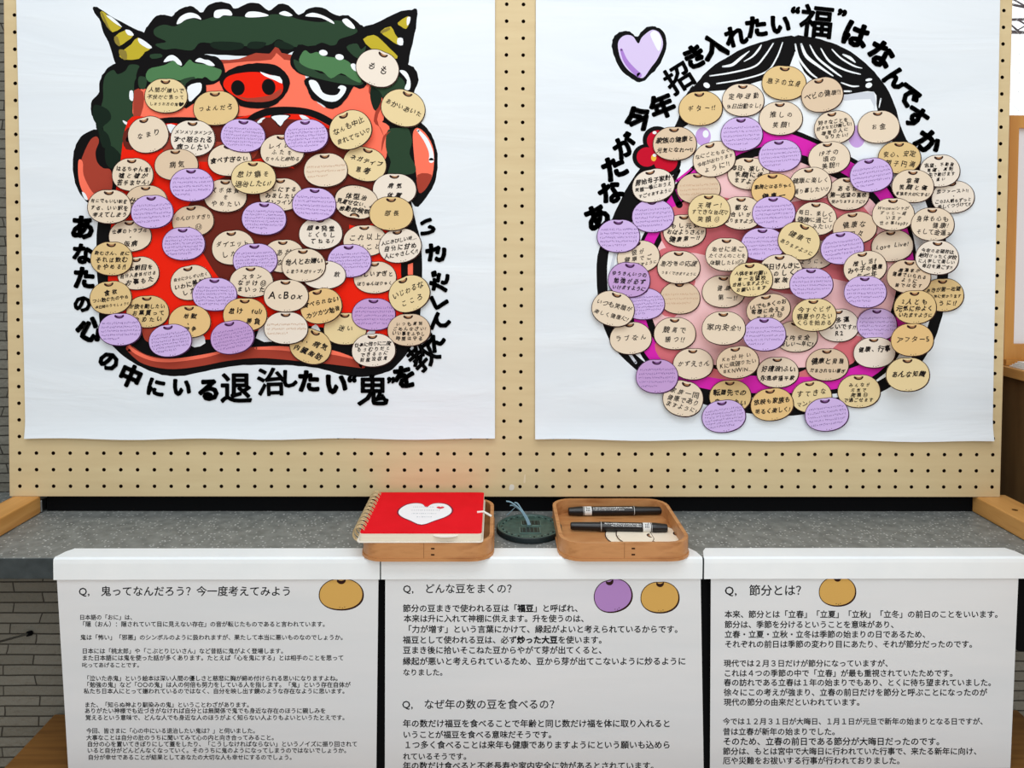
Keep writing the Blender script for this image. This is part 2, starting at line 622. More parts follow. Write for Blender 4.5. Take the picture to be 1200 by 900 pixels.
def poster(name, corners, art):
    """corners: bottom-left, bottom-right, top-right, top-left in photo pixels; the sheet is a B1 sheet, 1.03 m tall."""
    bl, brr, tr, tl = [at_y(x, y, POSTER_Y) for x, y in corners]
    H = 1.03
    tl = bl + (tl - bl) * (H / (tl.z - bl.z))
    tr = brr + (tr - brr) * (H / (tr.z - brr.z))
    rows = [0, .006, .012, .018, .024, .03, .036, .042, .05, .08, .15, .3, .5, .75, 1]
    nx = 24
    V = []
    for side in (0, 1):
        for t in rows:
            for i in range(nx + 1):
                s = i / nx
                p = (bl * (1 - s) + brr * s) * (1 - t) + (tl * (1 - s) + tr * s) * t
                edge = 0.0012 * math.sin(s * 21 + t * 3) * (1 if t == 0 else 0)
                V.append((p.x, POSTER_Y - bulge(p.x, p.z) + (0.0003 if side else 0), p.z + edge))
    N = (nx + 1) * len(rows)
    Fc = []
    for side in (0, 1):
        for r in range(len(rows) - 1):
            for i in range(nx):
                a = side * N + r * (nx + 1) + i
                q = (a, a + 1, a + nx + 2, a + nx + 1)
                Fc.append(q if side == 0 else q[::-1])
    for i in range(nx):
        Fc.append((i, N + i, N + i + 1, i + 1))
    for r in range(len(rows) - 1):
        a, b2 = r * (nx + 1), (r + 1) * (nx + 1)
        Fc.append((a, b2, N + b2, N + a))
        Fc.append((a + nx, N + a + nx, N + b2 + nx, b2 + nx))
    mb = art.mb
    mb.add(V, Fc, PAPER)
    return mb.build(name)


# ---- demon poster
G1, G2, G3 = mat('hair_green', (42, 66, 46)), mat('hair_dark_green', (20, 36, 26)), mat('brow_green', (78, 124, 80))
RED, SAL, MAR, BRN = mat('bright_red', (236, 34, 10)), mat('face_salmon', (252, 118, 92)), mat('maroon', (104, 36, 26)), mat('lip_brown', (166, 64, 48))
YEL, OLV, WHT = mat('horn_yellow', (190, 172, 48)), mat('horn_olive', (140, 124, 54)), mat('print_white', (238, 244, 248))
A = Art()
J = 0.45
# black silhouettes
A.poly([(109, 9), (112, 8), (117, 10), (135, 22), (156, 33), (171, 40), (178, 60), (170, 90), (150, 95), (138, 80), (127, 50), (121, 38), (118, 26), (111, 15)], BLACK, 3, J)
A.poly([(486, 10), (489, 12), (488, 28), (485, 45), (480, 66), (474, 84), (450, 92), (425, 70), (418, 40), (423, 33), (445, 25), (470, 13), (480, 12)], BLACK, 3, J)
A.poly([(168, 42), (173, 30), (182, 20), (190, 17), (201, 19), (207, 13), (217, 8), (227, 8), (236, 15), (243, 7), (256, 2), (268, 4), (276, 10), (290, 4), (303, 4), (315, 12), (326, 5), (338, 6), (350, 17),
        (362, 10), (378, 9), (395, 18), (408, 18), (420, 27), (428, 34), (432, 60), (425, 100), (400, 70), (380, 60), (352, 58), (330, 66), (300, 66), (255, 64), (240, 64), (258, 70), (264, 84), (260, 100), (235, 105), (180, 110), (158, 108), (150, 95), (165, 70)], BLACK, 4, J)
A.poly([(150, 72), (136, 74), (124, 82), (117, 95), (116, 108), (108, 118), (107, 131), (112, 145), (114, 153), (130, 190), (150, 205), (168, 200), (165, 165), (158, 150), (164, 140), (160, 125), (158, 108), (170, 92), (168, 75)], BLACK, 4, J)
A.poly([(114, 152), (100, 156), (91, 166), (86, 182), (86, 205), (92, 224), (103, 238), (112, 246), (135, 245), (165, 210), (150, 180), (130, 160)], BLACK, 4, J)
A.poly([(430, 60), (450, 80), (478, 76), (488, 84), (490, 97), (484, 112), (486, 135), (500, 150), (509, 165), (513, 185), (511, 208), (503, 226), (486, 242), (470, 200), (450, 175), (446, 140), (440, 100), (425, 75)], BLACK, 4, J)
A.poly([(116, 250), (113, 300), (116, 350), (118, 385), (130, 403), (146, 418), (165, 430), (185, 438), (205, 441), (228, 438), (255, 432), (285, 428), (320, 428), (350, 429), (380, 433), (405, 440), (425, 442), (448, 438), (463, 430), (478, 412), (490, 390),
        (494, 340), (494, 290), (486, 255), (480, 230), (460, 190), (440, 150), (300, 130), (160, 140), (130, 200)], BLACK, 4, J)
# left ear, right ear
A.poly([(94, 195), (98, 180), (106, 164), (113, 160), (116, 166), (112, 178), (114, 190), (121, 197), (130, 200), (131, 222), (120, 230), (108, 226), (99, 212)], BRN, 4)
A.poly([(92, 188), (97, 190), (98, 205), (106, 222), (114, 232), (107, 237), (97, 225), (92, 208)], SAL, 4)
A.poly([(96, 225), (100, 227), (103, 234), (99, 233)], WHT, 3)
A.poly([(484, 156), (490, 150), (500, 158), (508, 175), (508, 198), (503, 215), (492, 226), (488, 205), (485, 180)], SAL, 4)
A.poly([(489, 205), (506, 205), (500, 220), (491, 226)], BRN, 3)
A.stroke([(490, 153), (499, 164), (505, 178), (505.5, 188)], [3, 5, 5, 6], WHT)
# face
A.poly([(158, 110), (172, 104), (205, 104), (240, 100), (250, 88), (256, 77), (265, 72), (285, 72), (310, 66), (323, 60), (340, 68), (352, 76), (362, 100), (380, 126), (420, 108), (436, 108), (448, 125), (444, 140), (456, 148), (455, 165), (450, 190), (430, 190), (400, 160),
        (372, 140), (345, 133), (300, 135), (260, 138), (230, 142), (190, 140), (158, 144)], SAL, 3)
A.poly([(400, 122), (414, 98), (428, 90), (442, 100), (450, 125), (446, 145), (420, 135)], SAL, 3)
A.poly([(244, 66), (258, 70), (280, 69), (300, 62), (316, 63), (324, 53), (330, 62), (346, 65), (345, 70), (333, 70), (324, 62), (318, 70), (290, 72), (270, 74), (255, 74)], BRN, 2)
A.poly([(157, 106), (168, 108), (168, 125), (162, 142), (157, 145)], BRN, 2)
A.poly([(436, 96), (442, 108), (448, 122), (442, 140), (450, 160), (446, 150), (438, 142), (441, 122), (432, 108)], BRN, 3)
# hair greens
A.poly([(181, 34), (192, 29), (205, 31), (214, 25), (226, 22), (236, 24), (250, 20), (265, 19), (290, 20), (305, 21), (318, 17), (335, 18), (352, 23), (375, 26), (395, 24), (410, 28), (419, 36), (413, 41), (398, 46), (392, 53), (372, 53), (345, 55), (327, 46), (314, 53), (280, 54), (255, 52), (235, 50),
        (225, 59), (205, 57), (192, 58), (182, 52), (195, 49), (182, 42)], G1, 4)
A.poly([(250, 49), (282, 50), (284, 57), (262, 59), (248, 55)], G2, 3)
A.poly([(294, 49), (312, 50), (305, 57), (290, 56)], G2, 3)
A.poly([(326, 47), (344, 54), (340, 58), (322, 55)], G2, 3)
A.poly([(207, 28), (211, 20), (221, 15), (231, 17), (236, 23), (228, 21), (218, 23), (212, 27)], WHT, 4)
A.poly([(251, 20), (252, 13), (260, 11), (269, 12), (272, 18), (262, 18), (257, 21)], WHT, 4)
A.poly([(288, 20), (291, 14), (303, 14), (315, 18), (305, 20)], WHT, 4)
A.poly([(327, 16), (334, 13), (343, 18), (336, 19)], WHT, 4)
A.poly([(358, 19), (366, 15), (378, 18), (389, 24), (391, 28), (376, 21)], WHT, 4)
A.poly([(401, 24), (407, 22), (415, 30), (415, 34), (407, 31)], WHT, 4)
A.poly([(423, 58), (429, 54), (424, 68), (415, 66), (406, 55), (418, 51)], G1, 3)
A.poly([(176, 64), (188, 63), (190, 67), (178, 69)], G1, 2)
A.poly([(121, 100), (124, 88), (133, 82), (138, 87), (147, 83), (152, 76), (163, 77), (164, 86), (158, 95), (157, 110), (155, 128), (157, 140), (150, 150), (156, 165), (162, 185), (152, 195), (136, 182), (126, 168), (121, 150), (118, 130), (121, 115)], G1, 4)
A.poly([(110, 124), (118, 124), (128, 130), (130, 140), (120, 150), (127, 158), (130, 172), (120, 172), (114, 148), (109, 138)], G2, 3)
A.poly([(124, 172), (134, 173), (146, 190), (132, 198), (124, 190)], G2, 3)
A.poly([(152, 107), (156, 107), (156, 118), (152, 116)], WHT, 3)
A.poly([(144, 141), (150, 144), (151, 147), (146, 145)], WHT, 3)
A.poly([(434, 100), (450, 102), (462, 88), (474, 96), (472, 108), (455, 112), (442, 114)], G1, 3)
A.poly([(436, 102), (448, 112), (440, 130), (434, 115)], G2, 3)
A.poly([(468, 83), (476, 84), (481, 95), (480, 105), (474, 104), (477, 94)], WHT, 3)
A.poly([(455, 152), (470, 150), (478, 150), (483, 165), (480, 180), (487, 195), (485, 203), (470, 205), (455, 205), (458, 190), (454, 180), (452, 168)], G1, 3)
A.poly([(458, 154), (452, 160), (447, 178), (449, 160)], BRN, 3)
# horns
A.poly([(117.5, 14.5), (122, 14), (130, 22), (140, 31), (142, 33), (132, 38), (126, 31), (121, 24)], YEL, 2)
A.poly([(118, 15), (121, 16), (128, 32), (132, 38), (125, 31)], OLV, 2)
A.poly([(124.5, 18), (131, 20), (139, 27), (143, 32), (133, 26)], WHT, 3)
A.poly([(134, 43.5), (147, 35.5), (157, 41), (148, 49), (140, 54), (136, 50)], YEL, 2)
A.poly([(134, 43.5), (138, 43), (141, 53), (139, 54), (135, 50)], OLV, 2)
A.poly([(147, 35), (153, 36), (157, 41.5), (150, 41)], WHT, 3)
A.poly([(146, 58), (154, 52), (162, 44), (177, 56), (170, 61), (163, 69), (148, 70), (140, 66)], YEL, 2)
A.poly([(140, 58), (148, 60), (149, 69), (145, 70), (140, 64)], OLV, 2)
A.poly([(162, 45), (168, 47), (178, 55), (174, 57), (164, 51)], WHT, 3)
A.poly([(425.5, 46), (438, 41), (447, 47), (457, 57), (466, 66), (462, 69), (447, 60), (435, 57)], YEL, 2)
A.poly([(446, 37), (458, 31), (463, 40), (470, 50), (465, 52), (455, 45)], YEL, 2)
A.poly([(446, 37), (456, 32), (457, 35), (448, 39)], OLV, 2)
A.poly([(466, 27), (478, 19), (480, 26), (476, 34), (470, 31)], YEL, 2)
A.poly([(477, 21), (481, 20), (480, 27), (477, 30)], WHT, 2)
A.poly([(466, 45), (472, 45), (472, 53), (466, 52)], WHT, 2)
# brows and eyes
A.poly([(165, 100), (160, 88), (166, 76), (182, 72), (200, 62), (222, 64), (238, 64), (256, 68), (264, 82), (258, 95), (242, 100), (222, 103), (190, 108)], BLACK, 4, J)
A.poly([(171, 90), (175, 81), (186, 78), (194, 76), (205, 71), (213, 79), (222, 70), (228, 74), (242, 76), (254, 80), (260, 83), (256, 92), (248, 95), (240, 90), (230, 97), (200, 93), (178, 97)], G3, 3)
A.poly([(163, 90), (172, 92), (170, 104), (163, 102)], G1, 3)
A.poly([(212, 94), (228, 90), (226, 97), (216, 101)], G1, 3)
A.poly([(192, 73), (197, 66), (204, 65), (212, 72), (213, 77), (208, 75), (203, 71)], WHT, 3)
A.poly([(229, 72), (234, 68), (240, 70), (246, 71), (252, 77), (245, 77), (238, 74)], WHT, 3)
A.poly([(218, 98), (238, 92), (242, 108), (236, 116), (226, 122), (216, 126)], BLACK, 3)
A.poly([(220, 102), (235, 97), (236, 106), (230, 113), (222, 119)], WHT, 3)
A.poly([(346, 58), (352, 52), (366, 55), (378, 50), (392, 56), (410, 62), (424, 78), (430, 96), (424, 104), (410, 100), (395, 96), (375, 92), (355, 88), (343, 80), (340, 70)], BLACK, 4, J)
A.poly([(358, 92), (361, 106), (366, 116), (376, 121), (385, 127), (396, 126), (405, 117), (413, 104), (414, 96), (390, 88)], BLACK, 4, J)
A.poly([(362, 95), (368, 94), (373, 98), (378, 108), (386, 111.5), (395, 111), (399, 105), (396, 103), (400, 100), (406, 103), (402, 112), (393, 119), (381, 118), (372, 112), (365, 104)], WHT, 3)
A.poly([(344, 70), (352, 73), (362, 76), (375, 86), (400, 88), (425, 96), (420, 100), (400, 98), (372, 92), (350, 84)], G1, 3)
A.poly([(351, 73), (353, 64), (358, 59), (364, 63), (372, 61), (380, 66), (396, 68), (408, 72), (417, 82), (423, 92), (422, 97), (412, 93), (400, 86), (388, 92), (378, 84), (362, 80)], G3, 3)
A.ell(379, 62, 5, 3.4, WHT, -10)
A.ell(398, 67, 5, 3.4, WHT, -10)
A.poly([(411, 76), (416, 75), (420, 84), (414, 82)], WHT, 3)
# snout
A.poly([(258, 96), (263, 86), (275, 79), (292, 75), (310, 74), (325, 77), (336, 87), (340, 98), (335, 110), (326, 120), (315, 126), (298, 127), (284, 125), (275, 118), (264, 108)], BLACK, 4, J)
A.poly([(262, 97), (267, 90), (280, 86), (300, 84.5), (318, 88), (329, 94), (332, 103), (328, 112), (314, 118), (290, 119), (274, 112), (264, 104)], RED, 4)
A.poly([(275, 111), (290, 115), (315, 112), (330, 104), (327, 113), (314, 119), (292, 119)], BRN, 3)
A.ell(279, 103, 8, 9, BLACK, 10)
A.ell(315, 102, 8, 9.5, BLACK, 10)
A.poly([(305, 84), (316, 88), (328, 90), (331, 98), (322, 94), (310, 89)], WHT, 2)
# mouth
A.poly([(150, 142), (175, 138), (200, 144), (232, 146), (260, 142), (292, 135), (325, 130), (350, 131), (372, 140), (400, 158), (430, 190), (452, 220), (468, 260), (470, 320), (472, 370), (465, 400), (440, 415), (400, 400), (360, 385), (320, 388), (280, 398), (240, 404), (200, 405), (165, 398),
        (140, 385), (128, 350), (128, 300), (132, 250), (140, 200)], RED, 4)
A.poly([(150, 150), (200, 150), (270, 140), (320, 138), (380, 148), (420, 182), (452, 225), (440, 260), (405, 262), (372, 230), (330, 185), (280, 190), (220, 178), (180, 172), (148, 175)], MAR, 4)
A.stroke([(150, 164), (158, 152), (176, 145), (200, 141), (235, 141), (262, 143), (284, 146), (300, 136), (322, 130), (358, 131), (385, 142), (408, 160), (428, 185)], [5, 6, 7, 7, 6, 6, 6, 8, 9, 8, 8, 6, 4], BLACK)
A.poly([(190, 160), (240, 165), (300, 172), (290, 190), (250, 190), (200, 185)], BRN, 3)
A.poly([(215, 252), (238, 222), (270, 205), (320, 195), (370, 205), (405, 230), (408, 290), (395, 330), (350, 345), (300, 342), (262, 330), (240, 300), (226, 275)], MAR, 4)
A.poly([(140, 385), (190, 390), (240, 398), (290, 390), (330, 380), (380, 384), (420, 396), (470, 405), (460, 425), (420, 430), (330, 424), (250, 428), (200, 434), (160, 424)], BLACK, 4, J)
A.poly([(167, 384), (180, 384), (178, 400), (170, 398)], BRN, 3)
A.stroke([(152, 408), (168, 420), (190, 425.5), (212, 426), (240, 422), (265, 417), (300, 413), (330, 414), (360, 417), (390, 420), (425, 427)], [8, 11, 12, 12, 12, 12, 13, 14, 14, 14, 9], BRN)
A.stroke([(150, 404), (160, 413), (180, 421), (205, 422), (240, 417), (268, 410)], [3, 4, 4, 4, 4, 2], SAL)
A.stroke([(300, 408), (330, 408), (360, 411), (390, 413), (415, 420)], [3, 5, 6, 5, 2], SAL)
# teeth
A.poly([(317, 136), (326, 134), (341, 135), (334, 142), (328, 149), (322, 142)], BLACK, 3)
A.poly([(318, 137), (328, 135), (339, 136), (333, 142), (329, 148), (323, 142)], WHT, 2)
A.poly([(300, 145), (306, 139), (311, 138), (308, 143)], WHT, 2)
A.poly([(351, 135), (358, 136), (364, 141), (356, 141)], WHT, 2)
A.poly([(306, 146), (312, 138), (322, 143), (328, 152), (318, 158)], MAR, 2)
A.poly([(196, 146), (206, 147), (206, 154), (200, 156)], WHT, 2)
A.poly([(222, 400), (236, 390), (241, 402), (228, 407)], WHT, 2)
A.poly([(300, 396), (314, 372), (330, 380), (322, 400)], WHT, 2)
A.poly([(364, 386), (370, 380), (375, 386), (375, 392)], WHT, 2)
A.poly([(428, 395), (432, 388), (440, 388), (436, 396)], WHT, 2)
A.poly([(478, 310), (484, 308), (484, 322), (478, 323)], SAL, 1)
# lettering
for ch, x, y, s, r in (('あ', 97, 267, 29, -3), ('な', 97, 298, 25, -4), ('た', 99, 326, 27, -3), ('の', 97, 356, 22, -6), ('心', 106, 386, 30, -28), ('の', 128, 423, 25, -28), ('中', 153, 441, 27, -24), ('に', 183, 454, 23, -12), ('い', 213, 454, 24, -4),
                      ('る', 245, 457, 28, 0), ('退', 277, 455, 38, 0), ('治', 318, 448, 34, 2), ('し', 339, 444, 22, 0), ('た', 362, 447, 27, 0), ('い', 394, 450, 28, 0), ('“', 413, 449, 24, 0), ('鬼', 437, 458, 38, 0), ('”', 459, 450, 22, 0),
                      ('を', 474, 442, 28, 8), ('教', 496, 417, 34, 40), ('え', 508, 400, 24, 50), ('て', 516, 379, 24, 62), ('く', 514, 355, 24, 75), ('だ', 515, 330, 24, 80), ('さ', 511, 297, 26, 82), ('い', 501, 266, 22, 95)):
    A.char(ch, x, y, s, r)
tag(poster('paper_poster', [(30, 513.5), (580, 514), (580, 0), (19, 0)], A),
    'white poster of a red demon face with green hair and yellow horns on the pegboard', 'poster', 'posters on the pegboard')

# ---- smiling face poster
LIL, LIL2, PNK, ROSE, MAG = mat('heart_lilac', (214, 199, 236)), mat('heart_violet', (170, 128, 208)), mat('mouth_pink', (242, 198, 200)), mat('mouth_rose', (212, 112, 120)), mat('lip_magenta', (216, 40, 176))
CRIM = mat('flower_red', (196, 14, 44))
GREYP = mat('shade_grey', (206, 212, 222))
B = Art()
B.poly([(719, 64), (717, 52), (720, 42), (728, 37), (738, 37), (746, 43), (751, 38), (758, 32), (766, 31), (774, 34), (780, 42), (781, 54), (776, 70), (767, 83), (752, 96), (740, 92), (727, 81)], BLACK, 4, J)
B.poly([(724, 52), (728, 44), (735, 41), (742, 43), (748, 51), (752, 44), (760, 37), (766, 35), (773, 39), (777, 52), (771, 68), (763, 79), (754, 91), (746, 89), (735, 81), (727, 68)], LIL, 4)
B.stroke([(728, 58), (733, 71), (742, 82), (749, 88)], [3, 5, 6, 6], LIL2)
B.poly([(762, 40), (767, 36), (773, 41), (775, 50), (772, 60), (766, 50)], WHT, 3)
# face outline and inside
OUT = [(930, 44), (960, 47), (990, 57), (1015, 75), (1035, 98), (1048, 125), (1056, 155), (1070, 175), (1090, 215), (1105, 260), (1111, 310), (1108, 350), (1098, 390), (1080, 425), (1055, 446), (1025, 463), (985, 478), (930, 487), (880, 485), (830, 475),
       (790, 460), (755, 440), (726, 415), (708, 385), (700, 345), (700, 300), (712, 270), (732, 225), (760, 185), (790, 150), (802, 115), (812, 102), (830, 84), (850, 69), (878, 55), (905, 47)]
B.poly(OUT, BLACK, 4, J)
INN = []
for x, y in OUT:
    d = math.hypot(x - 906, y - 270)
    k2 = (d - (13 if y > 120 else 4)) / d
    INN.append((906 + (x - 906) * k2, 270 + (y - 270) * k2))
INN = [(x, y) for x, y in INN if y > 112]
INN = [(1040, 118)] + [p for p in INN] + [(815, 118)] if False else INN
B.poly([(1036, 112)] + [p for p in INN if p[0] > 906] + [p for p in INN if p[0] <= 906] + [(822, 108), (930, 60)], WHT, 3)
B.stroke([(724, 285), (716, 320), (716, 360), (726, 395), (745, 425)], [3, 4, 4, 4, 3], GREYP)
B.poly([(985, 112), (1024, 108), (1024, 130), (1020, 116), (990, 118)], GREYP, 2)
# brow dots
B.ell(824, 160, 9, 11, mat('brow_lilac', (200, 164, 226)))
B.ell(827, 157, 3.5, 4.5, WHT)
B.ell(1004, 160, 10, 13, mat('brow_lilac', (200, 164, 226)))
# mouth
MO = [(905, 146), (940, 156), (975, 172), (1010, 192), (1042, 216), (1066, 262), (1076, 320), (1068, 375), (1048, 425), (1015, 452), (975, 462), (930, 466), (880, 466), (830, 462), (785, 448), (752, 418), (738, 370), (742, 305), (768, 250), (800, 206), (838, 172), (872, 152)]
B.poly(MO, BLACK, 4, J)
B.poly([(906 + (x - 906) * .975, 308 + (y - 308) * .965) for x, y in MO], MAG, 4)
B.poly([(906 + (x - 906) * .90, 308 + (y - 308) * .84) for x, y in MO], BLACK, 4, J)
B.poly([(906 + (x - 906) * .86, 308 + (y - 308) * .78) for x, y in MO], PNK, 4)
B.poly([(780, 250), (830, 230), (900, 240), (960, 232), (1010, 240), (1030, 290), (1010, 330), (960, 325), (930, 345), (880, 330), (830, 300), (780, 290)], ROSE, 4)
B.poly([(765, 300), (800, 290), (815, 330), (790, 372), (760, 350)], ROSE, 3)
B.poly([(830, 335), (900, 345), (940, 400), (900, 425), (850, 410), (815, 380)], PNK, 3)
B.poly([(770, 400), (800, 412), (830, 430), (870, 440), (860, 446), (800, 435), (772, 418)], ROSE, 3)
B.poly([(985, 400), (1010, 395), (1000, 425), (960, 440), (930, 440), (960, 425)], ROSE, 3)
# hair
B.poly([(932, 43), (905, 46), (878, 54), (850, 68), (828, 84), (814, 101), (806, 116), (822, 108), (848, 106), (872, 100), (900, 92), (922, 82), (930, 64)], BLACK, 4, J)
B.poly([(930, 43), (936, 70), (946, 88), (968, 103), (985, 111), (1024, 108), (1028, 130), (1048, 170), (1064, 172), (1056, 150), (1048, 122), (1034, 96), (1014, 74), (988, 56), (960, 46)], BLACK, 4, J)
for pth, w in (([(847, 78), (858, 76), (868, 68), (878, 60)], [2, 3.4, 3, 1]), ([(872, 72), (882, 66), (889, 58), (892, 53)], [1, 2, 2.5, 1.5]), ([(832, 89), (858, 85), (884, 78), (896, 66), (906, 51)], [1.5, 2, 2, 2, 1.5]), ([(840, 98), (870, 93), (898, 84), (910, 68), (917, 50)], [1.5, 1.8, 1.8, 1.8, 1.5]),
               ([(932, 52), (936, 68), (948, 84), (958, 92)], [2, 2.5, 2.5, 1.5]), ([(939, 52), (945, 66), (960, 78), (976, 89)], [2.5, 4, 3, 1.5]), ([(949, 53), (958, 68), (975, 82), (986, 90)], [1.5, 2.5, 2.5, 1.5]), ([(962, 57), (972, 72), (990, 82), (1008, 87)], [1.5, 2.5, 2.2, 1.5]),
               ([(975, 58), (985, 68), (1000, 77), (1010, 80)], [1.5, 2, 2, 1]), ([(988, 64), (996, 68), (1002, 73)], [2, 3.5, 1.5]), ([(986, 97), (998, 101), (1006, 101)], [1.5, 2, 1.5]), ([(988, 107), (997, 107)], [2, 2])):
    B.stroke(pth, w, WHT)
B.ell(1018, 100, 4, 3, WHT, 20)
B.ell(1018, 93.5, 4, 1.6, WHT, 10)
B.stroke([(1032, 116), (1030, 126)], [2, 1], WHT)
B.ell(828, 100, 4, 3, WHT, -30)
# side locks
B.poly([(812, 100), (802, 120), (796, 146), (806, 146), (818, 122)], BLACK, 3, J)
B.poly([(762, 205), (742, 218), (725, 255), (740, 260), (764, 226)], BLACK, 3, J)
B.stroke([(795, 200), (788, 215), (790, 228), (796, 240)], [5, 6, 6, 8], BLACK)
B.stroke([(793, 212), (810, 198)], [3, 2], MAG)
# flower
for (x, y, r) in ((770, 164, 17), (757, 184, 16), (780, 190, 18), (792, 172, 17)):
    B.ell(x, y, r, r * .95, BLACK)
for (x, y, r) in ((771, 165, 13), (758, 184, 12), (780, 189, 14), (791, 173, 13)):
    B.ell(x, y, r, r * .95, CRIM)
B.ell(767, 155.5, 2.4, 1.8, WHT)
B.ell(766, 185, 3, 4, mat('flower_gold', (236, 190, 70)))
B.ell(767, 182, 2.2, 1.8, WHT)
for ch, x, y, s, r in (('あ', 700, 255, 31, 24), ('な', 716, 226, 29, 32), ('た', 720, 197, 30, 25), ('が', 732, 172, 27, 30), ('今', 748, 140, 31, 26), ('年', 776, 125, 29, 22), ('招', 796, 92, 34, 32), ('き', 814, 67, 29, 26), ('入', 837, 55, 30, 18), ('れ', 862, 43, 26, 14), ('た', 886, 32, 27, 8),
                      ('い', 914, 29, 26, 0), ('“', 932, 17, 24, -4), ('福', 957, 26, 40, -6), ('”', 986, 20, 24, -14), ('は', 1002, 41, 32, -20), ('な', 1032, 64, 32, -28), ('ん', 1049, 91, 27, -30), ('で', 1064, 112, 28, -42), ('す', 1073, 138, 28, -34), ('か', 1087, 167, 30, -38)):
    B.char(ch, x, y, s, r)
tag(poster('paper_poster', [(627, 514), (1163, 517), (1172, 0), (628, 0)], B),
    'white poster of a laughing face with black parted hair and a lilac heart', 'poster', 'posters on the pegboard')

# ------------------------------------------------------------------ bean-shaped notes
NOTE_COL = {'C': (230, 213, 189), 'T': (220, 197, 168), 'W': (234, 223, 208), 'Y': (223, 194, 138), 'L': (229, 208, 158), 'O': (228, 192, 132), 'P': (208, 182, 232), 'Q': (196, 160, 212)}
NOTE_WORD = {'C': 'cream', 'T': 'beige', 'W': 'pale cream', 'Y': 'tan', 'L': 'light yellow', 'O': 'golden tan', 'P': 'lilac', 'Q': 'mauve'}
INK = mat('ink_black', (34, 28, 28), 0.6)
INKP = mat('ink_violet', (112, 84, 148), 0.6)
INKF = mat('ink_faded', (204, 168, 138), 0.7)
EYE1, EYE2 = mat('bean_eye_dark', (50, 26, 22), 0.6), mat('bean_eye_brown', (168, 122, 84), 0.6)
EYE3, EYE4 = mat('bean_eye_violet', (62, 28, 66), 0.6), mat('bean_eye_mid', (126, 84, 140), 0.6)


def bean_outline(n=40):
    """Unit bean seen from the front: a squat round with a shallow dip at the eye."""
    out = []
    for i in range(n):
        t = 2 * math.pi * i / n
        x, y = math.cos(t), math.sin(t)
        e2 = 2.12
        x = math.copysign(abs(x) ** (2 / e2), x)
        y = math.copysign(abs(y) ** (2 / e2), y)
        y -= 0.045 * math.exp(-((x + 0.04) / 0.22) ** 2) if y > 0 else 0
        out.append((x * (1 - 0.04 * y), y))
    return out


BEAN = bean_outline()
EYE = [(-0.22, 0.0), (-0.19, 0.09), (-0.1, 0.045), (0.02, 0.03), (0.12, 0.06), (0.2, 0.10), (0.22, 0.02), (0.14, -0.09), (0.0, -0.13), (-0.14, -0.09)]


def bean_print(mb, place, rx, ry, paper, purple, rnd, edge=True, upside=False):
    """Printed bean face: outline ring heavier at the lower right, eye, three specks. place(x, y, layer) gives the 3D point."""
    n = len(BEAN)
    if edge:
        outer = BEAN
        inner = []
        for x, y in BEAN:
            w = 0.028 + 0.03 * max(0, (x * 0.6 - y * 0.8)) * rnd.uniform(0.8, 1.1)
            inner.append((x * (1 - w), y * (1 - w * 1.15)))
        mb.add([place(x * rx, y * ry, 1) for x, y in outer + inner], [(i, (i + 1) % n, n + (i + 1) % n, n + i) for i in range(n)], EYE1 if not purple else EYE3)
    e = smooth_loop(EYE, 3)
    for sc, m, ly in ((1.0, EYE3 if purple else EYE1, 2), (0.55, EYE4 if purple else EYE2, 3)):
        pts = [(x * sc * rx * 1.0 + (-.04 + (0.02 if sc < 1 else 0)) * rx, (0.775 + (y * sc + (0.012 if sc < 1 else 0)) * 1.0) * ry) for x, y in e]
        mb.add([place(x, y, ly) for x, y in pts], tess(pts), m)
    for x, y in ((-0.07, -0.86), (0.05, -0.89), (0.15, -0.84)):
        c = [(x * rx + 0.0007 * math.cos(t), y * ry + 0.0006 * math.sin(t)) for t in np.linspace(0, 2 * math.pi, 7)[:-1]]
        mb.add([place(a, b, 2) for a, b in c], [tuple(range(6))], EYE3 if purple else EYE1)


def write(mb, place, lines, rx, ry, m, rnd, bold=0.0, size=None, ytop=0.50, ybot=-0.66):
    """Hand lettering spread over the bean."""
    nl = len(lines)
    span = (ytop - ybot) * ry
    h = span / max(nl, 1.4)
    for k, tx in enumerate(lines):
        g, w = line_glyphs(tx)
        if not g:
            continue
        y = ytop * ry - h * (k + 0.5) if nl > 1 else (ytop + ybot) / 2 * ry + 0.1 * ry
        avail = 2 * rx * 0.86 * math.sqrt(max(0.2, 1 - (y / ry / 1.15) ** 2))
        s = min(h * 0.92, avail / max(w, 0.6), size or 0.0100)
        st = min(1.25, avail * 0.9 / (w * s)) if w * s < avail * 0.9 else 1.0
        x0 = -w * s * st / 2 + rnd.uniform(-0.03, 0.03) * rx
        slope = rnd.uniform(-0.04, 0.06)
        for ch, cx in g:
            if bold:
                v, f, _ = dilated(ch, bold, 3)
            else:
                v, f = glyph(ch)[:2]
            if not v:
                continue
            a = rnd.uniform(-0.2, 0.14)
            sz = s * rnd.uniform(0.82, 1.08)
            sh, ph, sq = rnd.uniform(0.0, 0.34), rnd.uniform(0, 6.3), rnd.uniform(0.82, 1.06)
            oy = rnd.uniform(-0.06, 0.06) * s
            ca, sa = math.cos(a), math.sin(a)
            X0 = x0 + cx * s * st
            out = []
            for x, yy in v:
                x = x * sq + sh * yy + 0.025 * math.sin(yy * 6 + ph)
                yy += 0.03 * math.sin(x * 5 + ph * 2)
                out.append(place(X0 + sz * (x * ca - yy * sa), y + oy + slope * X0 + sz * (x * sa + yy * ca), 4))
            mb.add(out, f, m)


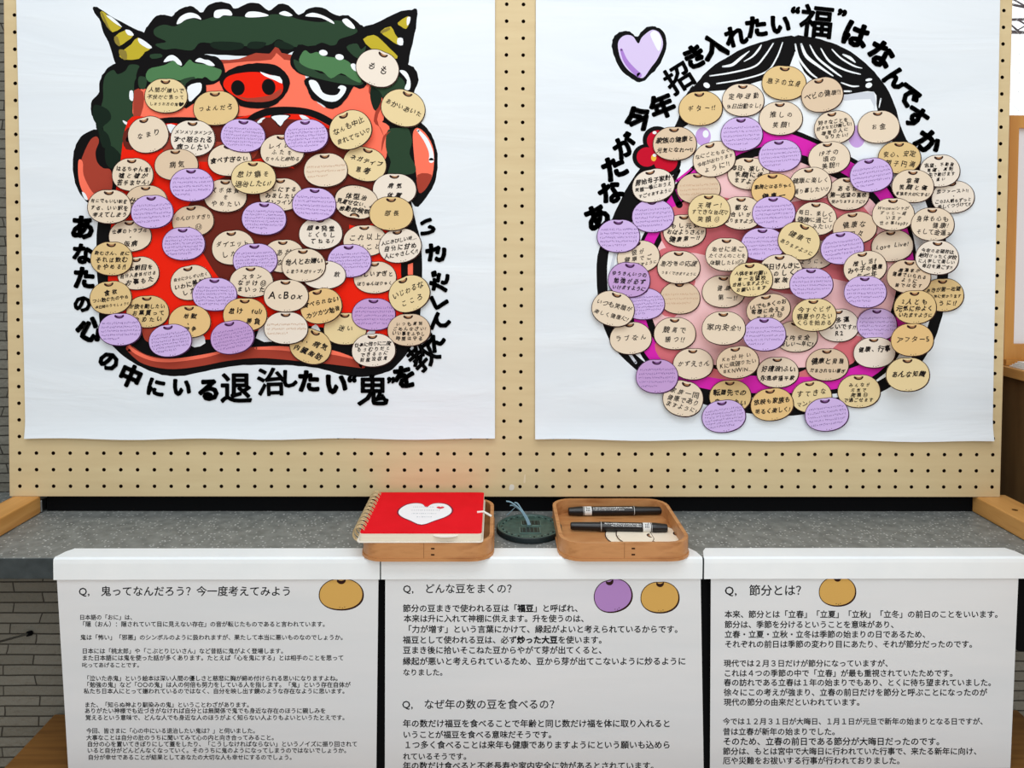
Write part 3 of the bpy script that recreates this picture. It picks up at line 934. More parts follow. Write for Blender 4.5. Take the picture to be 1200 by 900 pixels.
def scribble(mb, place, rx, ry, m, rnd, rows=5, ytop=0.5, ybot=-0.66, wt=0.00044):
    """Rows of tiny unreadable handwriting."""
    for r in range(rows):
        y = (ytop + (ybot - ytop) * (r + 0.5) / rows) * ry
        half = rx * 0.86 * math.sqrt(max(0.1, 1 - (y / ry / 1.1) ** 2))
        x = -half
        xe = half * (1 if r < rows - 1 else rnd.uniform(-0.2, 0.9))
        slope = 0.04
        while x < xe:
            wch = rnd.uniform(0.0020, 0.0030)
            for _ in range(3):
                a = rnd.choice((0.05, 0.2, 1.5, 1.2, -0.9, 0.9))
                L = rnd.uniform(0.0009, 0.0023)
                px, py = x + rnd.uniform(0, wch * 0.7), y + slope * x + rnd.uniform(-0.0012, 0.0012)
                dx, dy = math.cos(a) * L / 2, math.sin(a) * L / 2
                nx, ny = -math.sin(a) * wt / 2, math.cos(a) * wt / 2
                q = [(px - dx - nx, py - dy - ny), (px + dx - nx, py + dy - ny), (px + dx + nx, py + dy + ny), (px - dx + nx, py - dy + ny)]
                mb.add([place(a2, b2, 4) for a2, b2 in q], [(0, 1, 2, 3)], m)
            x += wch + (rnd.uniform(0.0005, 0.0012) if rnd.random() < 0.15 else 0.0004)


def note_mesh(rx, ry, paper, purple, lines, ink, bend, rnd, bold, upside=False):
    """Mesh in the note's own frame: x across, z up, -y out of the sheet; pinned at the top, the lower part curling out by bend."""
    mb = MB()

    def out(z):
        return bend * ((ry - z) / (2 * ry)) ** 2

    def place(x, y, ly):
        return (x, -out(y) - 0.00022 - 0.00004 * ly, y)
    n = len(BEAN)
    V, Fc = [(0, -out(0) - 0.00022, 0)], []
    for s in (0.34, 0.67, 1.0):
        V += [place(x * rx * s, y * ry * s, 0) for x, y in BEAN]
    Fc += [(0, 1 + i, 1 + (i + 1) % n) for i in range(n)]
    for r in range(2):
        a, b = 1 + r * n, 1 + (r + 1) * n
        Fc += [(a + i, b + i, b + (i + 1) % n, a + (i + 1) % n) for i in range(n)]
    mb.add(V, [f if True else f[::-1] for f in Fc], paper, True)
    # thickness and back
    o = [(x * rx, y * ry) for x, y in BEAN]
    mb.add([place(x, y, 0) for x, y in o] + [(x, -out(y), y) for x, y in o], [(i, (i + 1) % n, n + (i + 1) % n, n + i) for i in range(n)], paper)
    mb.add([(x, -out(y), y) for x, y in o] + [(0, -out(0), 0)], [(i, n, (i + 1) % n) for i in range(n)], paper)
    bean_print(mb, place, rx, ry, paper, purple, rnd)
    pl = (lambda x, y, ly: place(-x, -y, ly)) if upside else place
    if ink == 'p':
        scribble(mb, place, rx, ry, INKP, rnd, rnd.choice((5, 5, 6)))
    elif ink == 'f':
        scribble(mb, place, rx, ry, INKF, rnd, 3, 0.35, -0.45, 0.0006)
    if lines:
        write(mb, pl, lines, rx, ry, INKF if ink == 'f' else INK, rnd, bold, 0.0145 if lines[0] in ('AcBox', 'もも') else None)
    return mb, out


PLACED = []


def put_note(row, poster_word, group):
    px, py, rxp, ryp, rot, c, ink, text, label = row
    rnd = random.Random(int(px * 31 + py * 17))
    p = at_y(px, py, POSTER_Y)
    sx = (at_y(px + 10, py, POSTER_Y).x - at_y(px - 10, py, POSTER_Y).x) / 20
    sz = (at_y(px, py - 10, POSTER_Y).z - at_y(px, py + 10, POSTER_Y).z) / 20
    rx, ry = rxp * sx, ryp * sz
    purple = c in 'PQ'
    lines = text.split('/') if text else []
    bend = rnd.uniform(0.0004, 0.0015)
    flip = ink.startswith('u')
    mb, out = note_mesh(rx, ry, mat('note_' + NOTE_WORD[c].replace(' ', '_'), NOTE_COL[c], 0.65, 0.2), purple, lines, ink[-1], bend, rnd, 0.034 if 'b' in ink else 0.018, flip)
    rot = rot + rnd.uniform(-2, 2) + (180 if flip else 0)
    a = math.radians(rot)
    ca, sa = math.cos(a), math.sin(a)
    tilt = rnd.uniform(0.002, 0.010)
    top = 0.0012
    for i in range(-5, 6):
        for j in range(-5, 6):
            u, w = i / 5, j / 5
            if u * u + w * w > 1.15:
                continue
            lx, lz = u * rx, w * ry
            X, Z = p.x + lx * ca - lz * sa, p.z + lx * sa + lz * ca
            base = bulge(X, Z) + 0.0012
            for (qx, qz, qrx, qry, qca, qsa, qf) in PLACED:
                ddx, ddz = X - qx, Z - qz
                l2, m2 = ddx * qca + ddz * qsa, -ddx * qsa + ddz * qca
                if (l2 / qrx) ** 2 + (m2 / qry) ** 2 < 1.18:
                    base = max(base, qf(max(-qry, min(qry, m2))))
            top = max(top, base - (out(lz) + tilt * (ry - lz)))
    off = top + 0.0004

    def surf(m2, off=off, out=out, ry=ry, tilt=tilt):
        return off + out(m2) + tilt * (ry - m2) + 0.0003
    PLACED.append((p.x, p.z, rx, ry, ca, sa, surf))
    for i, (x, y, z) in enumerate(mb.v):
        mb.v[i] = (x, y - tilt * (ry - z), z)
    o = mb.build('bean_note', None, (p.x, POSTER_Y - off, p.z))
    o.rotation_euler = (0, -a, 0)
    if label[0] == '~':                # the writing, and in brackets what it says or where it is
        label = '%s bean-shaped note reading "%s" (%s) on the %s poster' % (NOTE_WORD[c], ' '.join(lines[:2]).strip(), label[1:], poster_word)
    if len(re.findall(r"[A-Za-z0-9][A-Za-z0-9'-]*", label)) > 16:
        label = label.replace(' on the %s poster' % poster_word, '')
    tag(o, label, 'note', group)
    return o


# px, py, half width, half height, turn, colour, ink, text, label (~: what the writing says)
LEFT = [
    (195.5, 112.5, 25.5, 21, 0, 'L', 'k', '人間が嫌いで/不快だと思って/しまうお方の鬼♥', '~hating people'),
    (254, 127, 27, 21, 0, 'Y', 'k', 'つよんだろ', '~five loose characters'),
    (174.5, 158, 24.5, 22, 14, 'C', 'k', 'なまり', '~three characters, topmost by the green sideburn'),
    (227.5, 162.5, 26.5, 22, 0, 'W', 'b', 'メソメソラメンツ/すぐ怒られる/病つしたい', '~whining'),
    (271, 188, 26, 19.5, 0, 'C', 'b', '食べすぎない', '~not overeating'),
    (286.5, 159.5, 26.5, 20, -6, 'P', 'p', '', 'lilac bean-shaped note right under the demon snout, above the overeating note'),
    (443, 80.5, 26, 22, -25, 'W', 'k', 'もも', '~two characters, by the yellow horn'),
    (473, 127, 26.5, 22, -18, 'L', 'k', 'あかいあいた', '~six characters, over the ear'),
    (332.5, 177.5, 26, 20, 0, 'C', 'k', 'レイレの/ふたを/ちゃんと締める', '~closing lids properly'),
    (360.5, 160, 26, 20, 0, 'P', 'p', '', 'lilac bean-shaped note under the half-shut demon eye, overlapping the closing-lids note'),
    (428, 192.5, 26, 20.5, -15, 'L', 'b', 'ネガティブ/思考', '~negative thinking'),
    (412, 153, 25.5, 23, 22, 'L', 'k', 'なんも中止/疲れてない♡', '~slanted, with a drawn heart'),
    (382.5, 199.5, 26, 20.5, 0, 'C', 'f', '', 'pale bean-shaped note with faded orange-brown writing beside the negative-thinking note'),
    (209, 193.5, 26, 19, 0, 'T', 'k', '病気', '~illness, one word'),
    (158.5, 205, 24.5, 20, 0, 'C', 'b', 'はるちゃん鬼!/嘘と嘘が/苦手ません!', 'cream bean-shaped note in bold ink by the demon ear, directly above the excuses note'),
    (175, 236, 25, 19, 0, 'T', 'b', '仕事、スタ', '~work, mostly covered'),
    (265, 229.5, 25.5, 20, 0, 'C', 'k', 'ズボ体質/を/やめたい', '~wanting to quit'),
    (227.5, 217, 26, 20, 0, 'P', 'p', '', 'lilac bean-shaped note laid over the lower edge of the one-word illness note'),
    (330, 228, 25.5, 20, 0, 'C', 'b', '楽しにする/みましたい!/ポンフイゾン', '~half covered by two lilac notes'),
    (299.5, 208.6, 26.5, 20, 0, 'L', 'k', '怠け癖を/退治したい!', '~curing laziness'),
    (463, 222, 26, 19, 0, 'W', 'b', '病気/体重', '~illness and weight'),
    (418, 237, 26, 20, -8, 'C', 'ub', '体型治/見直せない、み/感動症候群', 'cream bean-shaped note pinned upside down with its eye at the bottom, beside the 部長 note'),
    (227, 259, 25, 19, 4, 'T', 'k', 'のんびりすぎり/・☺', '~with small faces drawn'),
    (153.5, 276.5, 25.5, 19, 0, 'C', 'b', '仕事のトラブル/・/仮病', '~trouble at work'),
    (132.5, 242.5, 26, 20.5, 0, 'C', 'b', '何にでもいい訳を/する、いい訳を/考えてしまう', '~always making excuses'),
    (182.5, 248.5, 25, 20, 0, 'P', 'p', '', 'lilac bean-shaped note overlapping the edge of the excuses note below the demon ear'),
    (310.5, 256, 26.5, 20, -4, 'P', 'p', '', 'lilac bean-shaped note in the middle of the demon mouth, directly below the laziness note 退治したい'),
    (376.5, 273.5, 26, 19.5, 0, 'W', 'b', '顔●発堂/とくもし/てねる!', '~with a black blot'),
    (369.5, 239.5, 26, 20, -4, 'P', 'p', '', 'lilac bean-shaped note directly below the faded note, overlapping the upside-down cream note'),
    (163, 320, 25, 20, 5, 'C', 'b', '今本朝目を/自分人身体付ける/お事もた', '~crowded bold ink above the food note'),
    (132.5, 303, 25, 20.5, 0, 'Y', 'b', '飲むさん、夜に/それば飲む/をやめる!!', '~quitting drink, dark tan'),
    (216.5, 285.5, 25.5, 20, 0, 'P', 'p', '', 'lilac bean-shaped note directly below the note with small drawn faces on the demon poster'),
    (274, 290, 25.5, 21, 6, 'C', 'k', 'ダイエット/したい', '~diet'),
    (333, 300, 25, 20, 0, 'C', 'k', 'あが/なに', 'cream bean-shaped note mostly hidden between the diet lilac note and the しまうネガティブ note'),
    (300, 304.5, 26.5, 20, 0, 'P', 'p', '', 'lilac bean-shaped note overlapping the diet note ダイエットしたい'),
    (428.5, 282, 26, 19, 0, 'C', 'k', 'これ以上/ないこと', '~no more than this'),
    (469.5, 288, 25.5, 20.5, 8, 'W', 'b', '人にきびしい時…/自分に甘め/人にやさしく!!', '~being strict with people'),
    (459.5, 250.5, 26, 20.5, 0, 'Y', 'k', '部長', '~department manager'),
    (440, 325, 25.5, 19.5, 0, 'C', 'b', '美しいすぎと/ぼりゅんぼりゅく', '~above the mean heart note'),
    (410.5, 305.5, 26, 20, 0, 'P', 'p', '', 'lilac bean-shaped note overlapping the これ以上 note, beside the しまうネガティブ note'),
    (381, 322, 26, 17, 0, 'W', 'k', '　　　飲', 'pale cream bean-shaped note peeking out under the しまうネガティブ note, only its lower rim showing'),
    (357.5, 310.5, 26, 20, 0, 'C', 'b', '他人とお嫌い/しまうネガティブ!', '~disliking others'),
    (225, 331, 25, 21, 12, 'C', 'b', '自分に少しぜいたく/いわに美味い/したい', '~a little luxury'),
    (296, 330, 26, 19, 0, 'C', 'b', 'スタン/ながけ☺/まいった', '~with a doodled face'),
    (253.5, 344.5, 26.5, 20, 0, 'P', 'p', '', 'lilac bean-shaped note overlapping the little-luxury note, above the golden sloth note'),
    (405, 385, 25.5, 19.5, 0, 'L', 'k', '迷い', '~hesitation'),
    (365, 405.5, 25, 21, -22, 'Y', 'b', '悪、病気/内臓脂肪', '~visceral fat'),
    (378, 358, 25, 21, 12, 'O', 'b', '食べられない/カツカツ勉強', '~studying, golden'),
    (337.5, 383.5, 26, 19.5, 0, 'W', 'f', '', 'pale bean-shaped note with faded writing directly below the note with one large Latin word'),
    (337.5, 346, 26.5, 19.5, 0, 'C', 'k', 'AcBox', 'cream bean-shaped note with one large Latin word across it, on the demon poster'),
    (438.5, 368, 26, 19.5, 0, 'Q', 'p', '', 'mauve bean-shaped note beside the mean-heart note いじわるなこころ'),
    (480, 344, 25, 21.5, 24, 'L', 'k', 'いじわるな/こころ', '~mean heart'),
    (480, 386, 25.5, 19.5, 0, 'T', 'b', 'いつも遅刻/ごめんなさい!/いい事をふやし/時間は守る', '~always late'),
    (439, 409.5, 26, 20, 4, 'W', 'b', '仕事に残りに二度/もうむりだと/できるのに/財産没収鬼', '~four lines about work, lowest'),
    (174, 365, 25.5, 19.5, 0, 'Y', 'b', '甘欲を動したい/お菓買って/やめたい', '~craving sweets'),
    (131.5, 348.5, 25, 20, 5, 'Y', 'b', '食欲/つい飲むたのやめ/本日終わりでしょう!!', '~appetite'),
    (225, 376, 25, 19.5, 0, 'O', 'b', '地獄/、/戦争', '~hell and war'),
    (143, 385.5, 25.5, 19.5, 0, 'P', 'p', '', 'lilac bean-shaped note under the appetite note 食欲, next to the brush character 心'),
    (203, 398, 25.5, 19.5, 6, 'P', 'p', '', 'lilac bean-shaped note overlapping the lower edge of the hell-and-war note 地獄'),
    (290, 368, 26, 20, 0, 'O', 'b', '怠け　full/　　勝負', '~sloth, two columns'),
    (275.5, 394, 26, 20, 8, 'Q', 'p', '', 'mauve bean-shaped note on the brown demon lip, under the golden two-column note'),
]
RIGHT = [
    (914.5, 139, 26, 20.5, 0, 'C', 'k', '推しの/笑顔!', '~smile of an idol'),
    (918.5, 97.5, 26.5, 21, -4, 'Y', 'k', '息子の立身', '~success of a son, top centre'),
    (870.5, 117.5, 25, 20, 0, 'C', 'k', '定時退勤/休日出勤なし!', '~leaving work on time'),
    (962.5, 111.5, 25, 21, 10, 'T', 'k', 'ベビの健康!!', '~health of the baby'),
    (820.5, 127.5, 26, 21, 5, 'Y', 'k', 'ギター!!', '~guitar'),
    (976, 150, 24, 20, 8, 'C', 'b', '好きなことを/好きなだけ楽しむ!/理想の人に/なりたい!', '~doing what one likes'),
    (1029, 149, 25, 20, 4, 'C', 'k', 'お金', '~money'),
    (877, 203.5, 25, 19.5, 0, 'C', 'b', '毎日、楽しく/笑顔に過/ますように', '~smiling every day'),
    (818.5, 221, 26, 19, 0, 'T', 'f', '', 'beige bean-shaped note with faded writing above the boyfriend note on the laughing face'),
    (836.5, 186.5, 25.5, 21, 14, 'C', 'k', 'なにごともなく/今年がおわります/ように!!', '~an uneventful year'),
    (790.5, 168.5, 26, 20.5, 0, 'T', 'b', '家族の健康と/元気になれ〜!!', '~family health, by the red flower'),
    (868.5, 157.5, 25, 20.5, 0, 'P', 'p', '', 'lilac bean-shaped note directly below the note about leaving work on time 定時退勤'),
    (913.5, 182.5, 25.5, 19.5, 4, 'P', 'p', '', 'lilac bean-shaped note directly below the idol-smile note 推しの笑顔'),
    (969.5, 185.5, 25, 19.5, 5, 'C', 'k', '19才の/頃の/美貌!!', '~looks of age nineteen, with a doodled face'),
    (1052.5, 185, 25.5, 19.5, 0, 'Y', 'k', '安心、安定/親子円満', '~calm and stability'),
    (1116, 231, 25.5, 19.5, 6, 'W', 'b', '恋ファースト!!/・/この3人朝もずっと/楽しくつづけて!!', '~outermost, partly covered'),
    (1099, 200.5, 24, 19.5, 4, 'W', 'b', '志望、不動産/開運、真剣/先生で動けます/運い', '~bold crowded ink above the outermost note'),
    (993.5, 227, 25, 20, 0, 'C', 'b', 'あるが/第一志望の高校/受かりますように!!', '~passing into high school'),
    (1067, 218.5, 25, 20, 0, 'C', 'b', '幸福/笑顔と優/家族を大切にする!', '~happiness'),
    (1018.5, 205.5, 25.5, 20.5, 6, 'P', 'p', '', 'lilac bean-shaped note between the doodled-face note 19才 and the happiness note 幸福'),
    (947, 216, 25, 20, 5, 'C', 'k', '健康に楽しく/踊り暮したい!!', '~dancing in good health'),
    (903.5, 223, 26, 20, 0, 'O', 'b', '家族とはるちゃん/健康一', 'golden tan bean-shaped note about family health near the top of the pink mouth'),
    (866, 250, 25, 20, 0, 'C', 'b', '都な/合いが/ありますように', '~half hidden beside the beautiful weather note'),
    (802, 270.5, 25.5, 20, 0, 'C', 'b', 'もし元気/おはようさん!!/健康第一!!', '~health comes first'),
    (828.5, 247.5, 25, 20.5, 0, 'L', 'k', '天晴ー!/すてきな彼氏♡/笑顔☺', '~a lovely boyfriend'),
    (765, 253, 25, 20, 0, 'P', 'p', '', 'lilac bean-shaped note tucked under the slanted bold note below the red flower'),
    (765.5, 217.5, 25.5, 20, 10, 'W', 'b', '開始母子家計/笑顔一番におうえ/すごせますように', '~bold slanted ink under the red flower'),
    (903.5, 249.5, 25.5, 19.5, 0, 'P', 'p', '', 'lilac bean-shaped note just under the golden family-health note 家族'),
    (952, 298, 25, 18, 0, 'C', 'k', '　/　/ように。', 'cream bean-shaped note almost hidden under the tilted light yellow note 健康で'),
    (952, 256.5, 24.5, 20, 0, 'C', 'k', '毎日、楽しく/健康に過ごし/楽しみたい!', '~healthy every day'),
    (996.5, 267.5, 26, 19.5, 6, 'T', 'k', '健康な/日々', '~healthy days'),
    (1045, 288, 25, 19, 6, 'C', 'k', 'Love Live!', 'cream bean-shaped note with two slanted Latin words, above the household note on the laughing face'),
    (1041, 251.5, 25, 19.5, 0, 'C', 'k', 'Wminamiシャが/ずっと一緒/います/世の事happy', '~being together, happy'),
    (1086, 263, 25.5, 20, 0, 'C', 'k', '身体も心も/　　健康!/そして金運↗', '~body, mind and money luck'),
    (890.5, 286, 26, 19.5, 0, 'P', 'p', '', 'lilac bean-shaped note in the centre of the pink mouth, touching the many-experiences note'),
    (932, 282.5, 25, 22, -22, 'L', 'k', '健康で/ありますように', '~staying healthy, tilted'),
    (981.5, 290.5, 25.5, 19.5, 4, 'P', 'p', '', 'lilac bean-shaped note overlapping the healthy-days note 健康な'),
    (748, 301, 25.5, 19.5, 8, 'C', 'k', '彼が/健康でご/過ごせますように', '~his health'),
    (724.5, 276.5, 25.5, 20, 0, 'P', 'p', '', 'lilac bean-shaped note outermost on the laughing face, beside the brush character あ'),
    (848, 298, 25, 20, 0, 'C', 'k', '幸せに過ご/たくさんのことを/体験したい☺', '~many experiences'),
    (796.5, 349, 24, 19.5, 0, 'T', 'f', '', 'beige bean-shaped note with faded writing tucked under the うまくできますように note'),
    (795, 313, 25.5, 20, 0, 'C', 'k', '恵方巻の応援/うまくできますように', '~hoping it goes well'),
    (754, 356, 25, 19, 0, 'P', 'p', '', 'lilac bean-shaped note behind the mauve study note and the always-smiling note'),
    (737, 327.5, 25, 21, -5, 'Q', 'b', 'ゆうきんいつの/勉強が必ず/いけますように', 'mauve bean-shaped note with bold black writing (study) at the outer edge of the laughing face'),
    (847.5, 341.5, 25.5, 19.5, 0, 'C', 'k', '健康/　第一!!', '~health first, large writing'),
    (910, 318, 26, 21, 0, 'C', 'b', '毎日げんきに/たのしく!/家族', '~lively every day'),
    (875.5, 327, 25.5, 20.5, 4, 'L', 'b', '人体を断行願い/第一志望校/合格しますように/お願いします', '~passing the first choice'),
    (1007, 313, 25.5, 19.5, 8, 'C', 'b', '推し活!/みや子の健康/な一年', 'cream bean-shaped note reading "推し活!" (fan activities) on the laughing face poster'),
    (945, 332, 25.5, 19, 0, 'P', 'p', '', 'lilac bean-shaped note just above the light yellow visa note 今すぐビザ'),
    (1006.5, 341, 25, 19, 0, 'P', 'p', '', 'lilac bean-shaped note just below the fan-activities note 推し活'),
    (1057, 323.5, 26, 20, -4, 'T', 'b', '鳥澤家が/健康でいられる/ように/皆ではなす', 'beige bean-shaped note reading "健康でいられる" just above the two-staying-close note'),
    (1089.5, 301.5, 25.5, 20.5, -4, 'W', 'b', '今年の志望校は/絶対けったく学校/に入学して楽しい/毎日を過ごす!!', '~enjoying a new school'),
    (1104.5, 345.5, 24.5, 20, 0, 'Y', 'b', 'あきが第一志望/の大学に受かります/ように!!', '~passing into university'),
    (895, 361, 26, 18, 8, 'T', 'b', '1人でも多くのお/客様に会える/ことが☺', '~meeting many customers'),
    (739, 396, 25, 19.5, 4, 'C', 'k', 'ラブなん', '~four characters at the jaw'),
    (718, 361.5, 25.5, 21, -14, 'C', 'k', 'いつも笑顔が/楽しく健康に!', '~always smiling'),
    (933, 394, 25, 19, 0, 'C', 'b', '　/家内安全/楽しい一年に!', '~a fun year'),
    (890, 389.5, 25, 20, 0, 'P', 'p', '', 'lilac bean-shaped note beside the large-writing safe-home note 家内安全, under the customers note'),
    (982, 381, 24.5, 20, 0, 'W', 'b', '金多運/ほしいです!!/R2', '~wanting money luck'),
    (1026.5, 380, 24, 19.5, 0, 'P', 'p', '', 'lilac bean-shaped note behind the golden after-five note アフター5'),
    (947.5, 367.5, 26, 19.5, 0, 'L', 'k', '今すぐビザ/春夏やりたい/くらを始める', '~visa right now'),
    (1063.5, 358.5, 25, 20, 0, 'Y', 'b', '2人とも/元気に仲よく/いれますように', '~two staying close'),
    (1023, 412.5, 25, 18.5, 0, 'W', 'b', '健康、行事/　', '~health and events'),
    (1059.5, 396, 25, 19.5, 0, 'O', 'k', 'アフター5', '~after five'),
    (1053.5, 435.5, 25.5, 20, 0, 'L', 'b', 'あんな知識', '~knowledge'),
    (843, 382.5, 25.5, 20, 0, 'C', 'k', '家内安全!!', '~safe home, large writing'),
    (790.5, 390.5, 25, 19.5, 0, 'C', 'k', '競馬で/勝つ!!', '~winning at horse races'),
    (811.5, 426, 24, 19, 0, 'C', 'k', 'かずえさん', 'cream bean-shaped note with five characters above the lower magenta lip'),
    (858.5, 421.5, 25, 19, 6, 'T', 'k', 'Knが叶い/Kに頑張りたい/#KNWIN…', '~with a hashtag'),
    (911, 436, 25, 18.5, 0, 'C', 'b', '好晴浪!ふい/永遠幸福平家', '~eternal happiness'),
    (969, 427, 25.5, 19.5, 0, 'T', 'b', '健康と発展/だまされない稼ぎ', '~health and growth'),
    (1006, 458, 25.5, 20, 0, 'L', 'b', 'みんなが/元気で/笑顔☺/で過ごせます', '~everyone smiling'),
    (950, 464, 24, 19, 6, 'L', 'k', 'すてきな/マンション∞', '~lovely apartment'),
    (967, 484.5, 26, 20, 4, 'P', 'p', '', 'lilac bean-shaped note at the chin, overlapping the lovely-apartment note すてきな'),
    (799.5, 466, 24, 21.5, -14, 'C', 'k', '家族一同/健康であり/ますように!', '~whole family healthy'),
    (769, 440, 25, 20.5, 0, 'Q', 'p', '', 'mauve bean-shaped note at the jaw, below the four-character note ラブなん'),
    (855.5, 464, 25, 19.5, 0, 'Y', 'b', '転職先での/良い出会い', '~new job'),
    (903.5, 473, 25.5, 19.5, 6, 'O', 'b', '放映も家族も/明るく楽しく!', '~bright and fun, golden'),
    (847.5, 487, 26, 19.5, 4, 'P', 'p', '', 'lilac bean-shaped note at the chin, overlapping the tan new-job note 転職先での'),
]
for row in LEFT:
    put_note(row, 'demon', 'bean notes on the demon poster')
for row in RIGHT:
    put_note(row, 'laughing face', 'bean notes on the laughing face poster')

# ------------------------------------------------------------------ information sheets taped to the countertop edge
SHEET_Y0 = COUNTER_Y - 0.0012          # top edge; the sheets hang down and lean back a little
SHEET_ZT = COUNTER_Z - 0.006
SHEET_ZB = 0.5600
TEXTM = mat('text_black', (26, 28, 32), 0.7, 0.2)
BEAN_TAN, BEAN_VIOLET = mat('bean_tan', (214, 170, 92), 0.7), mat('bean_violet', (178, 136, 198), 0.7)
LEAN = 0.030


def sheet_y(z):
    return SHEET_Y0 + LEAN * (SHEET_ZT - z)


def on_sheet(px, py, ly=0):
    """Point on the leaning sheet seen at a photo pixel."""
    d = ray(px, py)
    # CAM.y + t d.y = SHEET_Y0 + LEAN (SHEET_ZT - CAM.z - t d.z)
    t = (SHEET_Y0 + LEAN * (SHEET_ZT - CAM.z) - CAM.y) / (d.y + LEAN * d.z)
    p = CAM + d * t
    return (p.x, p.y - 0.00005 * ly, p.z)


def sheet(xtl, xtr, xbl, xbr, lines, beans, label):
    mb = MB()
    tl, tr = on_sheet(xtl, 676)[0], on_sheet(xtr, 676)[0]
    bl, br2 = on_sheet(xbl, 899)[0], on_sheet(xbr, 899)[0]
    zt, zb = on_sheet(600, 676)[2], on_sheet(600, 899)[2]
    rows = 14
    V = []
    for side in (0, 1):
        for i in range(rows + 1):
            z = SHEET_ZT + (SHEET_ZB - SHEET_ZT) * i / rows
            s = (zt - z) / (zt - zb)
            for xx in (tl + (bl - tl) * s, tr + (br2 - tr) * s):
                V.append((xx, sheet_y(z) + (0.00025 if side else 0), z))
    N = 2 * (rows + 1)
    Fc = []
    for i in range(rows):
        a = 2 * i
        Fc += [(a, a + 2, a + 3, a + 1), (N + a, N + a + 1, N + a + 3, N + a + 2), (a, N + a, N + a + 2, a + 2), (a + 1, a + 3, N + a + 3, N + a + 1)]
    Fc += [(0, 1, N + 1, N), (N - 2, 2 * N - 2, 2 * N - 1, N - 1)]
    mb.add(V, Fc, SHEET)
    for x0, x1, y, tx in lines:
        g, w = line_glyphs(tx)
        s = (x1 - x0) / w
        big = tx.startswith('Q')
        bold_span = [tx.find(b) for b in ('福豆」と', '炒った大豆') if b in tx]
        for i, (ch, cx) in enumerate(g):
            big = tx.startswith('Q')
            bold = any(0 <= i - b < (2 if '福豆」' in tx else 5) for b in bold_span if b >= 0)
            v, f, _ = dilated(ch, 0.045 if bold else (0.014 if big else 0.022), 3)
            if not v:
                continue
            c = x0 + cx * s
            sv = s if not big else min(s, 19)
            mb.add([on_sheet(c + a * sv, y - b * sv, 1) for a, b in v], f, TEXTM)
    rnd = random.Random(3)
    for cx, cy, rx, ry, rot, m in beans:
        a = math.radians(rot)

        def place(x, y, ly):
            return on_sheet(cx + x * math.cos(a) - y * math.sin(a), cy - (x * math.sin(a) + y * math.cos(a)), ly + 1)
        mb.add([place(x * rx, y * ry, 0) for x, y in BEAN], [tuple(range(len(BEAN)))], m)
        n = len(BEAN)
        inner = []
        for x, y in BEAN:
            w = 0.04 + 0.05 * max(0, x * 0.6 - y * 0.8)
            inner.append((x * (1 - w), y * (1 - w * 1.15)))
        mb.add([place(x * rx, y * ry, 1) for x, y in BEAN + inner], [(i, (i + 1) % n, n + (i + 1) % n, n + i) for i in range(n)], EYE1)
        e2 = [(x * rx * .9, (0.8 + y * 1.3) * ry) for x, y in smooth_loop(EYE, 3)]
        mb.add([place(x, y, 2) for x, y in e2], tess(e2), EYE1)
        for x, y in ((-0.07, -0.80), (0.05, -0.84), (0.15, -0.78)):
            mb.add([place(x * rx + 0.6 * math.cos(t), y * ry + 0.5 * math.sin(t), 2) for t in np.linspace(0, 2 * math.pi, 7)[:-1]], [tuple(range(6))], EYE1)
    o = mb.build('info_sheet')
    tag(o, label, 'paper', 'information sheets on the countertop edge')


sheet(66.5, 443.5, 80, 441, [
    (92, 342, 693, 'Q,　鬼ってなんだろう？今一度考えてみよう'),
    (93, 159, 723.5, '日本語の「おに」は、'),
    (93, 385, 731.5, '「隠（おん）：隠されていて目に見えない存在」の音が転じたものであると言われています。'),
    (94, 406, 747, '鬼は「怖い」「邪悪」のシンボルのように扱われますが、果たして本当に悪いものなのでしょうか。'),
    (96, 336, 763, '日本には「桃太郎」や「こぶとりじいさん」など昔話に鬼がよく登場します。'),
    (96, 403, 771, 'また日本語には鬼を使った話が多くあります。たとえば「心を鬼にする」とは相手のことを思って'),
    (96, 167, 779.5, '叱ってあげることです。'),
    (98, 400, 795, '「泣いた赤鬼」という絵本は深い人間の優しさと慈悲に胸が締め付けられる思いになりますよね。'),
    (98, 411, 802.5, '「勉強の鬼」など「○○の鬼」は人の何倍も努力をしている人を指します。「鬼」という存在自体が'),
    (98, 408, 810, '私たち日本人にとって嫌われているのではなく、自分を映し出す鏡のような存在なように思います。'),
    (99, 296, 826, 'また、「知らぬ神より馴染みの鬼」ということわざがあります。'),
    (99, 382, 833, 'ありがたい神様でも近づきがなければ自分とは無関係で鬼でも身近な存在のほうに親しみを'),
    (100, 408, 841, '覚えるという意味で、どんな人でも身近な人のほうがよく知らない人よりもよいというたとえです。'),
    (101, 303, 856.5, '今回、皆さまに「心の中にいる退治したい鬼は？」と伺いました。'),
    (101, 325, 864.5, '大事なことは自分の肚のうちに聞いてみて心の内と向き合ってみること。'),
    (102, 419, 872, '自分の心を置いてきぼりにして蓋をしたり、「こうしなければならない」というノイズに振り回されて'),
    (102, 410, 879.5, 'いると自分がどんどんなくなっていく。そのうちに鬼のようになってしまうのではないでしょうか。'),
    (103, 346, 887.5, '自分が幸せであることが結果としてあなたの大切な人も幸せにするのでしょう。'),
], [(400, 696.5, 26.5, 19, 0, BEAN_TAN)], 'white printed sheet headed 鬼ってなんだろう with one tan bean, hanging from the countertop edge')
